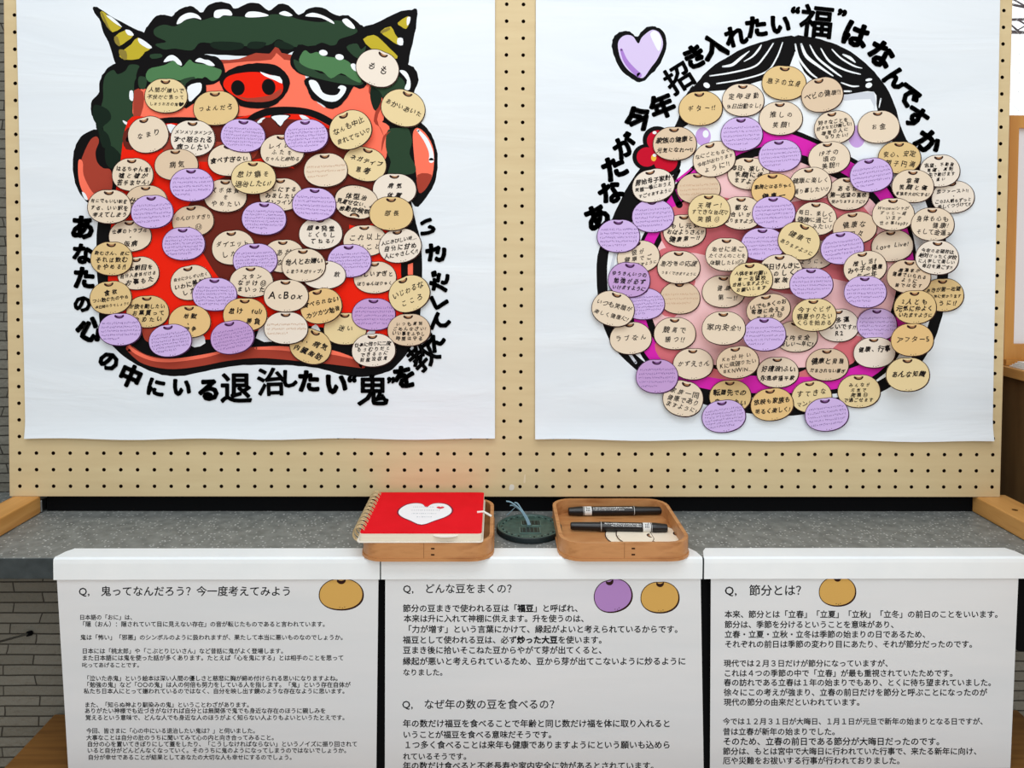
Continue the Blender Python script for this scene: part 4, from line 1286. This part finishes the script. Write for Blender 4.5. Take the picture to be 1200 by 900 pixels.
sheet(451.5, 821, 451, 824.5, [
    (472, 606, 690, 'Q,　どんな豆をまくの？'),
    (472, 683, 713, '節分の豆まきで使われる豆は「福豆」と呼ばれ、'),
    (473, 690, 725, '本来は升に入れて神棚に供えます。升を使うのは、'),
    (473, 800, 737.5, '「力が増す」という言葉にかけて、縁起がよいと考えられているからです。'),
    (472, 711, 750, '福豆として使われる豆は、必ず炒った大豆を使います。'),
    (472, 711, 762, '豆まき後に拾いそこねた豆からやがて芽が出てくると、'),
    (472, 804, 775, '縁起が悪いと考えられているため、豆から芽が出てこないように炒るように'),
    (472, 524, 788, 'なりました。'),
    (471, 656, 825.5, 'Q,　なぜ年の数の豆を食べるの？'),
    (472, 786, 848, '年の数だけ福豆を食べることで年齢と同じ数だけ福を体に取り入れると'),
    (472, 652, 861, 'いうことが福豆を食べる意味だそうです。'),
    (473, 786, 873, '１つ多く食べることは来年も健康でありますようにという願いも込めら'),
    (472, 552, 886.5, 'れているそうです。'),
    (472, 772, 897.5, '年の数だけ食べると不老長寿や家内安全に効があるとされています。'),
], [(718.5, 698, 23, 20, 14, BEAN_VIOLET), (773.5, 700, 23, 19, 0, BEAN_TAN)], 'white printed sheet headed どんな豆をまくの with a purple and a tan bean, hanging below the trays')
sheet(833, 1193.5, 832, 1184, [
    (849, 946, 692, 'Q,　節分とは？'),
    (849, 1175, 720, '本来、節分とは「立春」「立夏」「立秋」「立冬」の前日のことをいいます。'),
    (849, 1053, 732, '節分は、季節を分けるということを意味があり、'),
    (849, 1090, 743.5, '立春・立夏・立秋・立冬は季節の始まりの日であるため、'),
    (849, 1145, 755, 'それぞれの前日は季節の変わり目にあたり、それが節分だったのです。'),
    (848, 1046, 777.5, '現代では２月３日だけが節分になっていますが、'),
    (848, 1122, 789, 'これは４つの季節の中で「立春」が最も重視されていたためです。'),
    (848, 1167, 800, '春の訪れである立春は１年の始まりでもあり、とくに待ち望まれていました。'),
    (848, 1157, 811.5, '徐々にこの考えが強まり、立春の前日だけを節分と呼ぶことになったのが'),
    (848, 1013, 823, '現代の節分の由来だといわれています。'),
    (847, 1157, 845.5, '今では１２月３１日が大晦日、１月１日が元旦で新年の始まりとなる日ですが、'),
    (847, 984, 857.5, '昔は立春が新年の始まりでした。'),
    (847, 1107, 869, 'そのため、立春の前日である節分が大晦日だったのです。'),
    (847, 1150, 880.5, '節分は、もとは宮中で大晦日に行われていた行事で、来たる新年に向け、'),
    (847, 1060, 891.5, '厄や災難をお祓いする行事が行われておりました。'),
], [(981.5, 693, 22, 18, 0, BEAN_TAN)], 'white printed sheet headed 節分とは with one tan bean, beside the black bracket')

# tape strips folded over the countertop edge
for xa, xb, lab in ((64, 445.5, 'white tape strip folded over the countertop edge above the 鬼ってなんだろう sheet'),
                    (447, 822.5, 'white tape strip folded over the countertop edge under the two wooden trays'),
                    (824.5, 1203, 'white tape strip folded over the countertop edge above the 節分とは sheet')):
    x0, x1 = at_y(xa, 668, COUNTER_Y).x, at_y(xb, 668, COUNTER_Y).x
    ch = 0.010
    T = 0.0006
    zb = on_sheet(600, 678)[2]
    prof = [(COUNTER_Y + 0.0285, COUNTER_Z + 0.0002, ch), (COUNTER_Y + 0.018, COUNTER_Z + 0.0004, 0.004), (COUNTER_Y + 0.001, COUNTER_Z + 0.0004, 0), (COUNTER_Y - 0.0018, COUNTER_Z - 0.0012, 0),
            (COUNTER_Y - 0.0022, COUNTER_Z - 0.006, 0), (COUNTER_Y - 0.0020, zb, 0)]
    nrm = [(0, 1), (0, 1), (-0.4, 0.9), (-0.9, 0.4), (-1, 0), (-1, 0)]
    mb = MB()
    nn = 16
    V = []
    for side in (1, 0):
        for (yy, zz, c), (ny, nz) in zip(prof, nrm):
            for i in range(nn + 1):
                s = i / nn
                wob = 0.0003 * math.sin(s * 37 + xa) if side else 0
                V.append((x0 + c + (x1 - x0 - 2 * c) * s, yy + ny * (T * side + wob * 0.5), zz + nz * (T * side + abs(wob) * 0.5)))
    P = len(prof)
    W = nn + 1
    Fc = []
    for side in (0, 1):
        for r in range(P - 1):
            for i in range(nn):
                a = side * P * W + r * W + i
                q = (a, a + W, a + W + 1, a + 1)
                Fc.append(q if side == 0 else q[::-1])
    for r in range(P - 1):
        for i in (0, nn):
            a, b = r * W + i, (r + 1) * W + i
            Fc.append((a, P * W + a, P * W + b, b) if i == 0 else (a, b, P * W + b, P * W + a))
    for r in (0, P - 1):
        for i in range(nn):
            a = r * W + i
            Fc.append((a, a + 1, P * W + a + 1, P * W + a))
    mb.add(V, Fc, TAPE)
    tag(mb.build('tape_strip'), lab, 'tape', 'white tape strips on the countertop edge')

# black panel behind the middle sheet, black bracket at the end
mb = MB()
xa, xb = at_y(441, 800, -0.146).x, at_y(835, 800, -0.146).x
mb.box(xa, xb, -0.146, -0.140, SHEET_ZB - 0.0005, COUNTER_Z - 0.0285, MATTEBLACK)
tag(mb.build('black_panel'), 'black panel under the countertop showing as slits between the printed sheets', 'panel')
mb = MB()
xc = at_y(1197, 720, -0.10).x
w = 0.016
zb = at_y(1195, 762, -0.10).z
prof = [(xc + w * math.cos(t), zb + w + w * math.sin(t)) for t in np.linspace(math.pi, 2 * math.pi, 12)] + [(xc + w, COUNTER_Z - 0.0285), (xc - w, COUNTER_Z - 0.0285)]
n = len(prof)
mb.add([(x, -0.104, z) for x, z in prof] + [(x, -0.0205, z) for x, z in prof], [tuple(range(n)), tuple(range(n, 2 * n))[::-1]] + [(i, n + i, n + (i + 1) % n, (i + 1) % n) for i in range(n)], MATTEBLACK)
tag(mb.build('shelf_bracket', recalc=True), 'black round-ended bracket under the countertop beside the 節分とは sheet', 'bracket')

# steel rod sticking out of the brickwork
mb = MB()
a = at_y(36, 742, -0.022)
b = at_y(-8, 754, -0.075)
mb.tube([a + (a - b).normalized() * -0.0, b], 0.0016, STEEL, 10)
mb.tube([a + (a - b) * 0.02, a - (a - b) * 0.09], 0.0036, MATTEBLACK, 12)
tag(mb.build('steel_rod'), 'thin steel rod with a dark socket sticking out of the grey brick under the countertop', 'rod')

# wooden bench under the countertop
BZ = 0.5590
xl = at_z(72, 828, BZ).x
xr = at_z(1188, 828, BZ).x
bench = empty('wooden_bench', ((xl + xr) / 2, -0.2, 0))
tag(bench, 'low brown wooden bench against the brick wall below the hanging sheets', 'bench')
mb = MB()
hw = (xr - xl) / 2
mb.box(-hw, hw, -0.2, 0.178, BZ - 0.035, BZ, DARKWOOD)
mb.build('bench_top', bench, bevel=0.002)
for sx in (-1, 1):
    for yy in (-0.17, 0.13):
        mb = MB()
        xx = sx * (hw - 0.06)
        mb.box(xx - 0.025, xx + 0.025, yy - 0.02, yy + 0.02, 0.0, BZ - 0.0351, DARKWOOD)
        mb.build('leg', bench, bevel=0.002)

# ------------------------------------------------------------------ window, cabinet and framed board beyond the pegboard
WY = 0.15
win = MB()
OAKM = OAKW
win.box(0.7005, 0.740, WY - 0.03, WY + 0.04, 1.041, 2.3, OAKM)
win.box(2.35, 2.40, WY - 0.03, WY + 0.04, 1.041, 2.3, OAKM)
win.box(0.7405, 2.3495, WY - 0.03, WY + 0.04, 1.041, 1.08, OAKM)
win.box(0.7405, 2.3495, WY - 0.03, WY + 0.04, 2.25, 2.3, OAKM)
wo = tag(win.build('window_1'), kind='structure')
gl = MB()
GLASS = bpy.data.materials.new('wired_glass')
GLASS.use_nodes = True
nt = GLASS.node_tree
nt.nodes.clear()
out = nt.nodes.new('ShaderNodeOutputMaterial')
mixn = nt.nodes.new('ShaderNodeMixShader')
tr = nt.nodes.new('ShaderNodeBsdfTransparent')
gs = nt.nodes.new('ShaderNodeBsdfGlossy')
gs.inputs['Roughness'].default_value = 0.02
mixn.inputs[0].default_value = 0.06
nt.links.new(tr.outputs[0], mixn.inputs[1])
nt.links.new(gs.outputs[0], mixn.inputs[2])
nt.links.new(mixn.outputs[0], out.inputs[0])
gl.box(0.74, 2.35, WY, WY + 0.006, 1.08, 2.25, GLASS)
gp = gl.build('pane', wo)
wr = MB()
WIRE = mat('wire_grey', (232, 238, 238), 0.5, 0.3)
for s in (-1, 1):
    for k in range(-60, 120):
        z0 = 1.08 + k * 0.032
        xa, za, xb, zb = 0.74, z0, 2.35, z0 + s * 1.61
        if s > 0:
            t0 = max(0, (1.08 - za) / (zb - za)); t1 = min(1, (2.25 - za) / (zb - za))
        else:
            t0 = max(0, (2.25 - za) / (zb - za)); t1 = min(1, (1.08 - za) / (zb - za))
        if t1 <= t0:
            continue
        wr.tube([(xa + (xb - xa) * t0, WY - 0.0006, za + (zb - za) * t0), (xa + (xb - xa) * t1, WY - 0.0006, za + (zb - za) * t1)], 0.0003, WIRE, 4, caps=False)
wr.build('wire_mesh', gp)

# bare branches outside
TW = mat('bark', (96, 80, 84), 0.9, 0.1)
tree = empty('bare_tree', (3.2, 2.05, 0))
tag(tree, 'bare tree outside the wired window with thin drooping dark branches', 'tree')
mb = MB()
mb.tube([(0, 0, 0.0), (0.03, 0.02, 1.2), (-0.02, 0, 2.2), (-0.1, 0.0, 3.3)], [0.09, 0.07, 0.055, 0.03], TW, 10)
mb.build('trunk', tree)
rb = random.Random(5)
mb = MB()
for i in range(16):
    z = 2.10 + i * 0.035
    L = rb.uniform(1.35, 1.9)
    p0 = Vector((-0.02, rb.uniform(-.03, .03), z + rb.uniform(0, .03)))
    pth = [p0 + Vector((-L * t, rb.uniform(-.2, .2) * t, 0.05 * math.sin(t * 5 + i) * t + 0.07 * t + rb.uniform(-.02, .02))) for t in np.linspace(0, 1, 7)]
    mb.tube(pth, [0.006 * (1 - t) + 0.003 for t in np.linspace(0, 1, 7)], TW, 6)
    for k in range(2, 7):
        q = pth[k]
        d = Vector((-rb.uniform(.1, .3), rb.uniform(-.1, .1), rb.choice((-1, 1)) * rb.uniform(.04, .12)))
        mb.tube([q, q + d * .5 + Vector((0, 0, .02)), q + d], [0.004, 0.0035, 0.0025], TW, 5)
mb.build('branches', tree)

# cabinet standing on the countertop beside the board
CX, CTOP = 0.800, at_y(1200, 432, 0.045).z
cab = empty('wooden_cabinet', (CX + 0.22, -0.12, COUNTER_Z))
tag(cab, 'low brown wooden cabinet on the countertop beyond the right pegboard foot', 'cabinet')
ctz = CTOP - COUNTER_Z
mb = MB()
mb.box(-0.215, 0.215, -0.205, 0.215, 0.0, ctz - 0.0165, CABW)
mb.build('body', cab, bevel=0.001)
mb = MB()
mb.box(-0.222, 0.222, -0.213, 0.218, ctz - 0.016, ctz, PINE)
mb.build('top_board', cab, bevel=0.001)
mb = MB()
for i in range(4):
    o = 0.0018 * i
    mb.box(CX + 0.003 + o, CX + 0.18 - o * .5, -0.09 - o, 0.062 - o * 2, CTOP + 0.0006 + i * 0.0026, CTOP + 0.0028 + i * 0.0026, mat('sheet_white', (240, 238, 232), 0.6))
tag(mb.build('paper_stack'), 'small stack of white papers lying on top of the low wooden cabinet', 'papers')
# framed board standing on the cabinet, against the window
FY = 0.078
bl = at_y(1177, 398, FY)
tp = at_y(1181, 135, FY)
fx0 = bl.x
fz0, fz1 = CTOP + 0.0008, tp.z
fb = empty('framed_board', (fx0 + 0.2, FY, fz0))
tag(fb, 'pale board in an oak frame standing on the cabinet in front of the window', 'framed board')
W2, H2, FW, FB = 0.42, fz1 - fz0, 0.0155, 0.034
mb = MB()
o4 = [(-0.2, 0), (W2 - 0.2, 0), (W2 - 0.2, H2), (-0.2, H2)]
i4 = [(-0.2 + FW, FB), (W2 - 0.2 - FW, FB), (W2 - 0.2 - FW, H2 - FW * 1.3), (-0.2 + FW, H2 - FW * 1.3)]
for k in range(4):
    j = (k + 1) % 4
    pts = [o4[k], o4[j], i4[j], i4[k]]
    mb.add([(x, 0, z) for x, z in pts] + [(x, 0.02, z) for x, z in pts], [(0, 1, 2, 3), (7, 6, 5, 4), (0, 4, 5, 1), (2, 6, 7, 3), (1, 5, 6, 2), (3, 7, 4, 0)], OAKW)
mb.box(-0.2, W2 - 0.2, -0.006, 0.0, 0.0, 0.009, OAKW)
mb.build('frame', fb)
mb = MB()
mb.box(-0.2 + FW, W2 - 0.2 - FW, 0.008, 0.012, FB, H2 - FW * 1.3, mat('board_grey', (228, 226, 228), 0.4))
mb.build('panel', fb)

# ------------------------------------------------------------------ trays
def rrect(hx, hy, r, ox=0, oy=0, k=4):
    out = []
    for sx, sy, a0 in ((1, -1, -90), (1, 1, 0), (-1, 1, 90), (-1, -1, 180)):
        for i in range(k + 1):
            a = math.radians(a0 + 90 * i / k)
            out.append((ox + sx * (hx - r) + r * math.cos(a), oy + sy * (hy - r) + r * math.sin(a)))
    return out


def tray(px0, px1, label):
    zr = COUNTER_Z + 0.0246
    pl, pr = at_z(px0, 640, zr), at_z(px1, 637, zr)
    yf = at_z(735, 636.5, zr).y
    yb = at_z(735, 584, zr).y
    cx, cy = (pl.x + pr.x) / 2, (yf + yb) / 2
    hx, hy = (pr.x - pl.x) / 2, (yb - yf) / 2
    root = empty('wooden_tray', (cx, cy, COUNTER_Z + 0.0011))
    tag(root, label, 'tray', 'wooden trays on the countertop')

    def rr(ix, c):
        base = rrect(hx - ix, hy - ix, c, k=5)
        return base
    c = 0.030
    mb = MB()
    mb.prism(rr(-0.0012, c), 0.0, 0.0035, TRAYW)
    mb.build('base', root)
    mb = MB()
    n = 24
    o_, i_ = rr(0, c), rr(0.005, c - 0.004)
    for pts, s in ((o_, 0), (i_, 1)):
        v = [(x, y, 0.0036) for x, y in pts] + [(x, y, 0.0235) for x, y in pts]
        mb.add(v, [(i, (i + 1) % n, n + (i + 1) % n, n + i) if not s else (n + i, n + (i + 1) % n, (i + 1) % n, i) for i in range(n)], TRAYW, True)
    mb.ring(o_, i_, 0.0235, TRAYW)
    for zz in (0.0085, 0.0165):
        mb.box(0.006, 0.0105, -hy - 0.0002, -hy + 0.001, zz - 0.001, zz + 0.001, mat('dowel_dark', (58, 34, 18), 0.7))
    mb.box(-0.0035, -0.003, -hy - 0.0001, -hy + 0.001, 0.004, 0.0235, mat('seam', (120, 78, 42), 0.7))
    mb.build('rim', root)
    return root, cx, cy, hx, hy


t1 = tray(419.5, 578, 'wooden tray holding the red notebook on the countertop')
t2 = tray(657.5, 813, 'wooden tray holding two black marker pens and bean notes on the countertop')

# red spiral notebook resting on the first tray
NZ = COUNTER_Z + 0.0011 + 0.0236
NT = 0.0125
pa, pb2 = at_z(421.5, 624, NZ + NT), at_z(564.5, 624, NZ + NT)
yf = pa.y
yb = -0.0105
nb = empty('spiral_notebook', ((pa.x + pb2.x) / 2, (yf + yb) / 2, NZ))
tag(nb, 'red spiral-bound notebook with a white heart on its cover, resting on a wooden tray', 'notebook')
hx, hy = (pb2.x - pa.x) / 2, (yb - yf) / 2
REDC = noise_mat('red_cover', [(0.3, (224, 8, 26)), (0.7, (232, 14, 32))], (1, 1, 1), 30, 3, 0.7, 0.1)
CREAMP = noise_mat('page_edges', [(0.35, (222, 212, 190)), (0.65, (240, 232, 214))], (0.2, 0.2, 60), 8, 3, 0.7, 0.2)


mb = MB()
mb.prism(rrect(hx + 0.003, hy + 0.0015, 0.006, -0.001, -0.0015), 0.0002, 0.0016, mat('back_cover', (240, 234, 222), 0.6))
mb.build('back_cover', nb)
mb = MB()
mb.prism(rrect(hx + 0.0005, hy + 0.0005, 0.004, 0, -0.0012), 0.0018, NT - 0.0016, CREAMP)
mb.build('pages', nb)
mb = MB()
mb.prism(rrect(hx, hy, 0.004), NT - 0.0014, NT, REDC)
cov = mb.build('front_cover', nb)
# white heart on the cover
hc = at_z(497.5, 602, NZ + NT)
hwid = (at_z(529, 597, NZ + NT).x - at_z(467, 597, NZ + NT).x) / 2
hy0, hy1 = at_z(497, 613, NZ + NT).y - nb.location.y, at_z(497, 590, NZ + NT).y - nb.location.y
HE = [(0, 0.78), (0.18, 0.95), (0.45, 1.0), (0.75, 0.93), (0.96, 0.72), (0.98, 0.5), (0.8, 0.3), (0.45, 0.12), (0.0, -0.08), (-0.45, 0.12), (-0.8, 0.3), (-0.98, 0.5), (-0.96, 0.72), (-0.75, 0.93), (-0.45, 1.0), (-0.18, 0.95)]
hcx = hc.x - nb.location.x
for s, m, z in ((1.06, mat('heart_edge', (120, 20, 50), 0.6), 0.0002), (1.0, mat('heart_white', (244, 244, 246), 0.6), 0.0003)):
    pts = [(hcx + x * hwid * s, hy0 + (0.45 + (y - 0.45) * s) * (hy1 - hy0)) for x, y in smooth_loop(HE, 3)]
    if m.name == 'heart_edge':
        mh = MB()
    mh.add([(x, y, NT + z) for x, y in pts], tess(pts), m)
rnd = random.Random(11)
for r in range(4):
    yy = hy0 + (0.78 - r * 0.17) * (hy1 - hy0)
    ww = (0.52, 0.56, 0.5, 0.28)[r] * hwid
    x = hcx - ww * (0.95 if r < 3 else 0.9)
    while x < hcx + ww * (0.55 if r == 0 else 0.9):
        l = rnd.uniform(0.0006, 0.0018)
        mh.add([(x, yy, NT + .0004), (x + l, yy, NT + .0004), (x + l, yy + 0.0026, NT + .0004), (x, yy + 0.0022, NT + .0004)], [(0, 1, 2, 3)], mat('heart_text', (176, 184, 190), 0.7))
        x += l + rnd.uniform(0.0008, 0.0018)
pts = [(hcx + 0.54 * hwid + x * 0.0055, hy0 + 0.70 * (hy1 - hy0) + y * 0.009) for x, y in smooth_loop(HE, 2)]
mh.add([(x, y, NT + .0005) for x, y in pts], tess(pts), mat('small_heart', (226, 60, 76), 0.6))
mh.build('heart_label', cov)
# wire binding
mb = MB()
BRASS = mat('binding_wire', (206, 182, 138), 0.35, 0.5, 0.6)
nl = 22
for i in range(nl):
    yy = -hy + 0.008 + (2 * hy - 0.016) * (i // 2 + (0.36 if i % 2 else 0.0)) / (nl / 2 - 0.64)
    rc = 0.0080
    mb.tube([(-hx + 0.0005 + rc * math.cos(t) - 0.0030, yy + 0.0004 * math.sin(t), NT / 2 + 0.0013 + (rc + 0.001) * math.sin(t)) for t in np.linspace(0.15 * math.pi, 1.95 * math.pi, 14)], 0.0008, BRASS, 6)
mb.build('wire_binding', nb)
# white bookmark loop and loose corner
mb = MB()
ly = at_z(560, 601, NZ + NT).y - nb.location.y
mb.tube([(hx - 0.008, ly, NT + 0.0008), (hx + 0.001, ly + 0.002, NT + 0.001), (hx + 0.012, ly - 0.002, NT - 0.004)], 0.0016, mat('loop_white', (236, 232, 224), 0.6), 6)
mb.build('bookmark_loop', nb)
mb = MB()
sx = (at_z(522, 626, NZ + NT).x - nb.location.x)
pts = [(sx + 0.0165 * math.cos(t), -hy - 0.0005 + 0.0075 * math.sin(t)) for t in np.linspace(math.pi, 2 * math.pi, 16)] + [(sx + 0.0165, -hy + 0.01), (sx - 0.0165, -hy + 0.01)]
mb.prism(pts, NT - 0.0034, NT - 0.0030, mat('loop_white', (236, 232, 224), 0.6))
mb.build('loose_page', nb)

# ------------------------------------------------------------------ cast iron coin ornament
IRON = noise_mat('green_iron', [(0.35, (44, 72, 68)), (0.65, (62, 92, 86))], (1, 1, 1), 120, 5, 0.42, 0.5, 0.3, 0.0006)
IRON2 = mat('iron_recess', (14, 30, 32), 0.5, 0.4)
ZT = COUNTER_Z + 0.0085
pl, pr = at_z(582, 615, ZT), at_z(658, 615, ZT)
CR = (pr.x - pl.x) / 2
ccx = (pl.x + pr.x) / 2
ccy = at_z(619, 631, ZT).y + CR
coin = empty('iron_coin', (ccx, ccy, COUNTER_Z + 0.0003))
tag(coin, 'dark green cast iron coin ornament with square emblem and cord between the trays', 'ornament')
mb = MB()
h = 0.0082


def circ(r, n=56):
    return [(r * math.cos(2 * math.pi * i / n), r * math.sin(2 * math.pi * i / n)) for i in range(n)]


def band(r0, z0, r1, z1, m):
    n = 56
    a, b = circ(r0), circ(r1)
    mb.add([(x, y, z0) for x, y in a] + [(x, y, z1) for x, y in b], [(i, (i + 1) % n, n + (i + 1) % n, n + i) for i in range(n)], m, True)


band(CR * .97, 0, CR, 0.001, IRON2)
band(CR, 0.001, CR, h - 0.001, IRON2)
band(CR, h - .001, CR * .98, h, IRON2)
band(CR * .98, h, CR * .93, h, IRON)
band(CR * .93, h, CR * .91, h - 0.0014, IRON)
band(CR * .91, h - .0014, CR * .0001, h - 0.0014, IRON)
band(CR * .97, 0, .0001, 0, IRON2)
mb.build('disc', coin)
em = MB()
zb_ = h - 0.0013
LT = mat('iron_light', (96, 124, 116), 0.45, 0.5)
for (x0, x1, y0, y1) in ((-0.010, 0.016, 0.004, 0.020), (-0.013, 0.014, -0.024, -0.006)):
    em.box(x0 - .001, x1 + .001, y0 - .001, y1 + .001, zb_, zb_ + 0.0008, LT)
    em.box(x0, x1, y0, y1, zb_ + .0008, zb_ + 0.0009, IRON2)
    for k in range(5):
        xx = x0 + (x1 - x0) * (k + .5) / 5
        em.box(xx - .0005, xx + .0005, y0 + .001, y1 - .001, zb_ + .0009, zb_ + .0014, IRON)
em.box(-0.004, 0.004, -0.006, 0.004, zb_, zb_ + 0.0016, IRON)
em.box(0.002, 0.013, -0.001, 0.0005, zb_, zb_ + 0.0016, LT)
for k in range(44):
    if k % 11 == 10:
        continue
    a = 2 * math.pi * k / 44
    r = CR * .83
    x, y = r * math.cos(a), r * math.sin(a)
    em.box(x - .0011, x + .0011, y - .0011, y + .0011, zb_, zb_ + 0.0009, LT if k % 2 else IRON2)
em.build('emblem', coin)
cd = MB()
CORD = mat('cord_blue', (128, 158, 172), 0.6, 0.2)
for dx, dz in ((0, 0), (0.0016, 0.0008), (-0.0014, 0.0012)):
    cd.tube(smooth_loop([(0.000 + dx, 0.002, h), (-0.004 + dx, 0.006, h + 0.008 + dz), (-0.012 + dx, 0.012, h + 0.017 + dz * 2), (-0.021 + dx * 3, 0.018, h + 0.022 + dz * 4), (-0.027 + dx * 4, 0.02, h + 0.022 + dz * 5)], 4, False), 0.0011, CORD, 6)
cd.tube(smooth_loop([(-0.019, 0.018, h + 0.021), (-0.026, 0.022, h + 0.012), (-0.032, 0.024, h + 0.006)], 4, False), 0.0006, CORD, 6)
cd.build('cord', coin)

# ------------------------------------------------------------------ marker pens and spare notes in the second tray
PENB = mat('pen_black', (12, 12, 16), 0.3, 0.5)
PENW = mat('pen_white', (228, 230, 228), 0.5)
t2x, t2y = t2[1], t2[2]
FLOOR_T = COUNTER_Z + 0.0011 + 0.0036


def pen(xl, xr, py, rotz, flip, label, rest):
    r = 0.0066
    zc = FLOOR_T + r + 0.0002 + rest
    a, b = at_z(xl, py[0], zc + r * .6), at_z(xr, py[1], zc + r * .6)
    L = (b - a).length
    root = empty('marker_pen', ((a.x + b.x) / 2, (a.y + b.y) / 2, zc))
    ang = math.atan2(b.y - a.y, b.x - a.x)
    root.rotation_euler = (0, 0, ang + (math.pi if flip else 0))
    tag(root, label, 'pen', 'marker pens in the tray')

    def lathe(name, prof, m, extra=None, parent=root):
        mb = MB()
        n = 20
        V = [(x, rr * math.cos(2 * math.pi * k / n), rr * math.sin(2 * math.pi * k / n)) for x, rr in prof for k in range(n)]
        Fc = [(i * n + k, i * n + (k + 1) % n, (i + 1) * n + (k + 1) % n, (i + 1) * n + k) for i in range(len(prof) - 1) for k in range(n)]
        mb.add(V, Fc, m, False)
        if extra:
            extra(mb)
        return mb.build(name, parent)
    h2 = L / 2

    def label_print(mb):
        def patch(x0, x1, a0, a1, m, lift=0.00006):
            if flip:
                a0, a1 = 180 - a1, 180 - a0
            k = max(2, int((a1 - a0) / 8))
            V = []
            for x in (x0, x1):
                for i in range(k + 1):
                    t = math.radians(a0 + (a1 - a0) * i / k)
                    V.append((x, -(r + lift) * math.cos(t), (r + lift) * math.sin(t)))
            mb.add(V, [(i, i + 1, k + 2 + i, k + 1 + i) for i in range(k)], m)
        sgn = -1 if flip else 1
        # white end label, bands and small lettering along the barrel
        patch(-h2 + .022, -h2 + .0225, -60, 200, PENW)
        patch(-h2 + .0238, -h2 + .0346, -50, 190, PENW)
        for k in range(7):
            patch(-h2 + .026 + (k % 3) * .0022, -h2 + .0274 + (k % 3) * .0022, 20 + (k // 3) * 26, 36 + (k // 3) * 26, PENB, 0.0001)
        rn = random.Random(4)
        for row, (aa, bb) in enumerate(((50, 72), (28, 42))):
            x = -h2 + .037
            while x < h2 - .048 - row * 0.01:
                w = rn.uniform(.0008, .002)
                patch(x, x + w, aa + rn.uniform(0, 6), bb - rn.uniform(0, 6), PENW)
                x += w + rn.uniform(.0005, .0011)
        patch(h2 - .0435, h2 - .0429, -60, 200, PENW)
        for s_ in (0,):
            pass
    lathe('barrel', [(-h2 + .0205, 0.002), (-h2 + .0205, r), (h2 - .041, r), (h2 - .041, .002)], PENB, label_print)
    lathe('broad_cap', [(-h2, 0.0005), (-h2, .0048), (-h2 + .001, .0054), (-h2 + .017, .0068), (-h2 + .0204, .0069), (-h2 + .0204, .002)], PENB)
    lathe('fine_cap', [(h2 - .0409, .002), (h2 - .0409, .0061), (h2 - .004, .0054), (h2 - .001, .0050), (h2, .004), (h2, .0004)], PENB)


pen(666, 776, (596, 595), 0, False, 'black marker pen farther back in the tray, its white end label at the left', 0.0)
pen(668.5, 782, (613, 615.5), 0, True, 'black marker pen nearer the front of the tray, above the spare bean notes', 0.0)
for k, (pxc, pyc, lab) in enumerate(((731, 629, 'blank cream bean note in the tray, lower left under the top one'), (775, 627, 'blank cream bean note in the tray, half under the top one, nearest the tray corner'), (744, 629.5, 'blank cream bean note in the tray, topmost of the three'))):
    p = at_z(pxc, pyc, FLOOR_T)
    mb = MB()
    rx, ry = 0.032, 0.026
    n = len(BEAN)
    z0 = 0.0003 + k * 0.0006

    def place(x, y, ly):
        return (y, -x, 0.0003 + 0.00003 * ly)
    o = [(x * rx, y * ry) for x, y in BEAN]
    pap = mat('note_cream', NOTE_COL['C'])
    mb.add([place(x, y, 0) for x, y in o], [tuple(range(n))], mat('spare_note', (246, 234, 212), 0.6))
    mb.add([place(x, y, 0) for x, y in o] + [place(x, y, -9) for x, y in o], [(i, (i + 1) % n, n + (i + 1) % n, n + i) for i in range(n)], mat('spare_note', (246, 234, 212), 0.6))
    bean_print(mb, place, rx, ry, pap, False, random.Random(k))
    ob = mb.build('bean_note', None, (p.x, max(p.y, t2y - t2[4] + 0.0385), FLOOR_T + z0))
    tag(ob, lab, 'note', 'spare bean notes in the tray')

# clear the lettering source
bpy.data.objects.remove(_fo)
bpy.data.curves.remove(_fc)
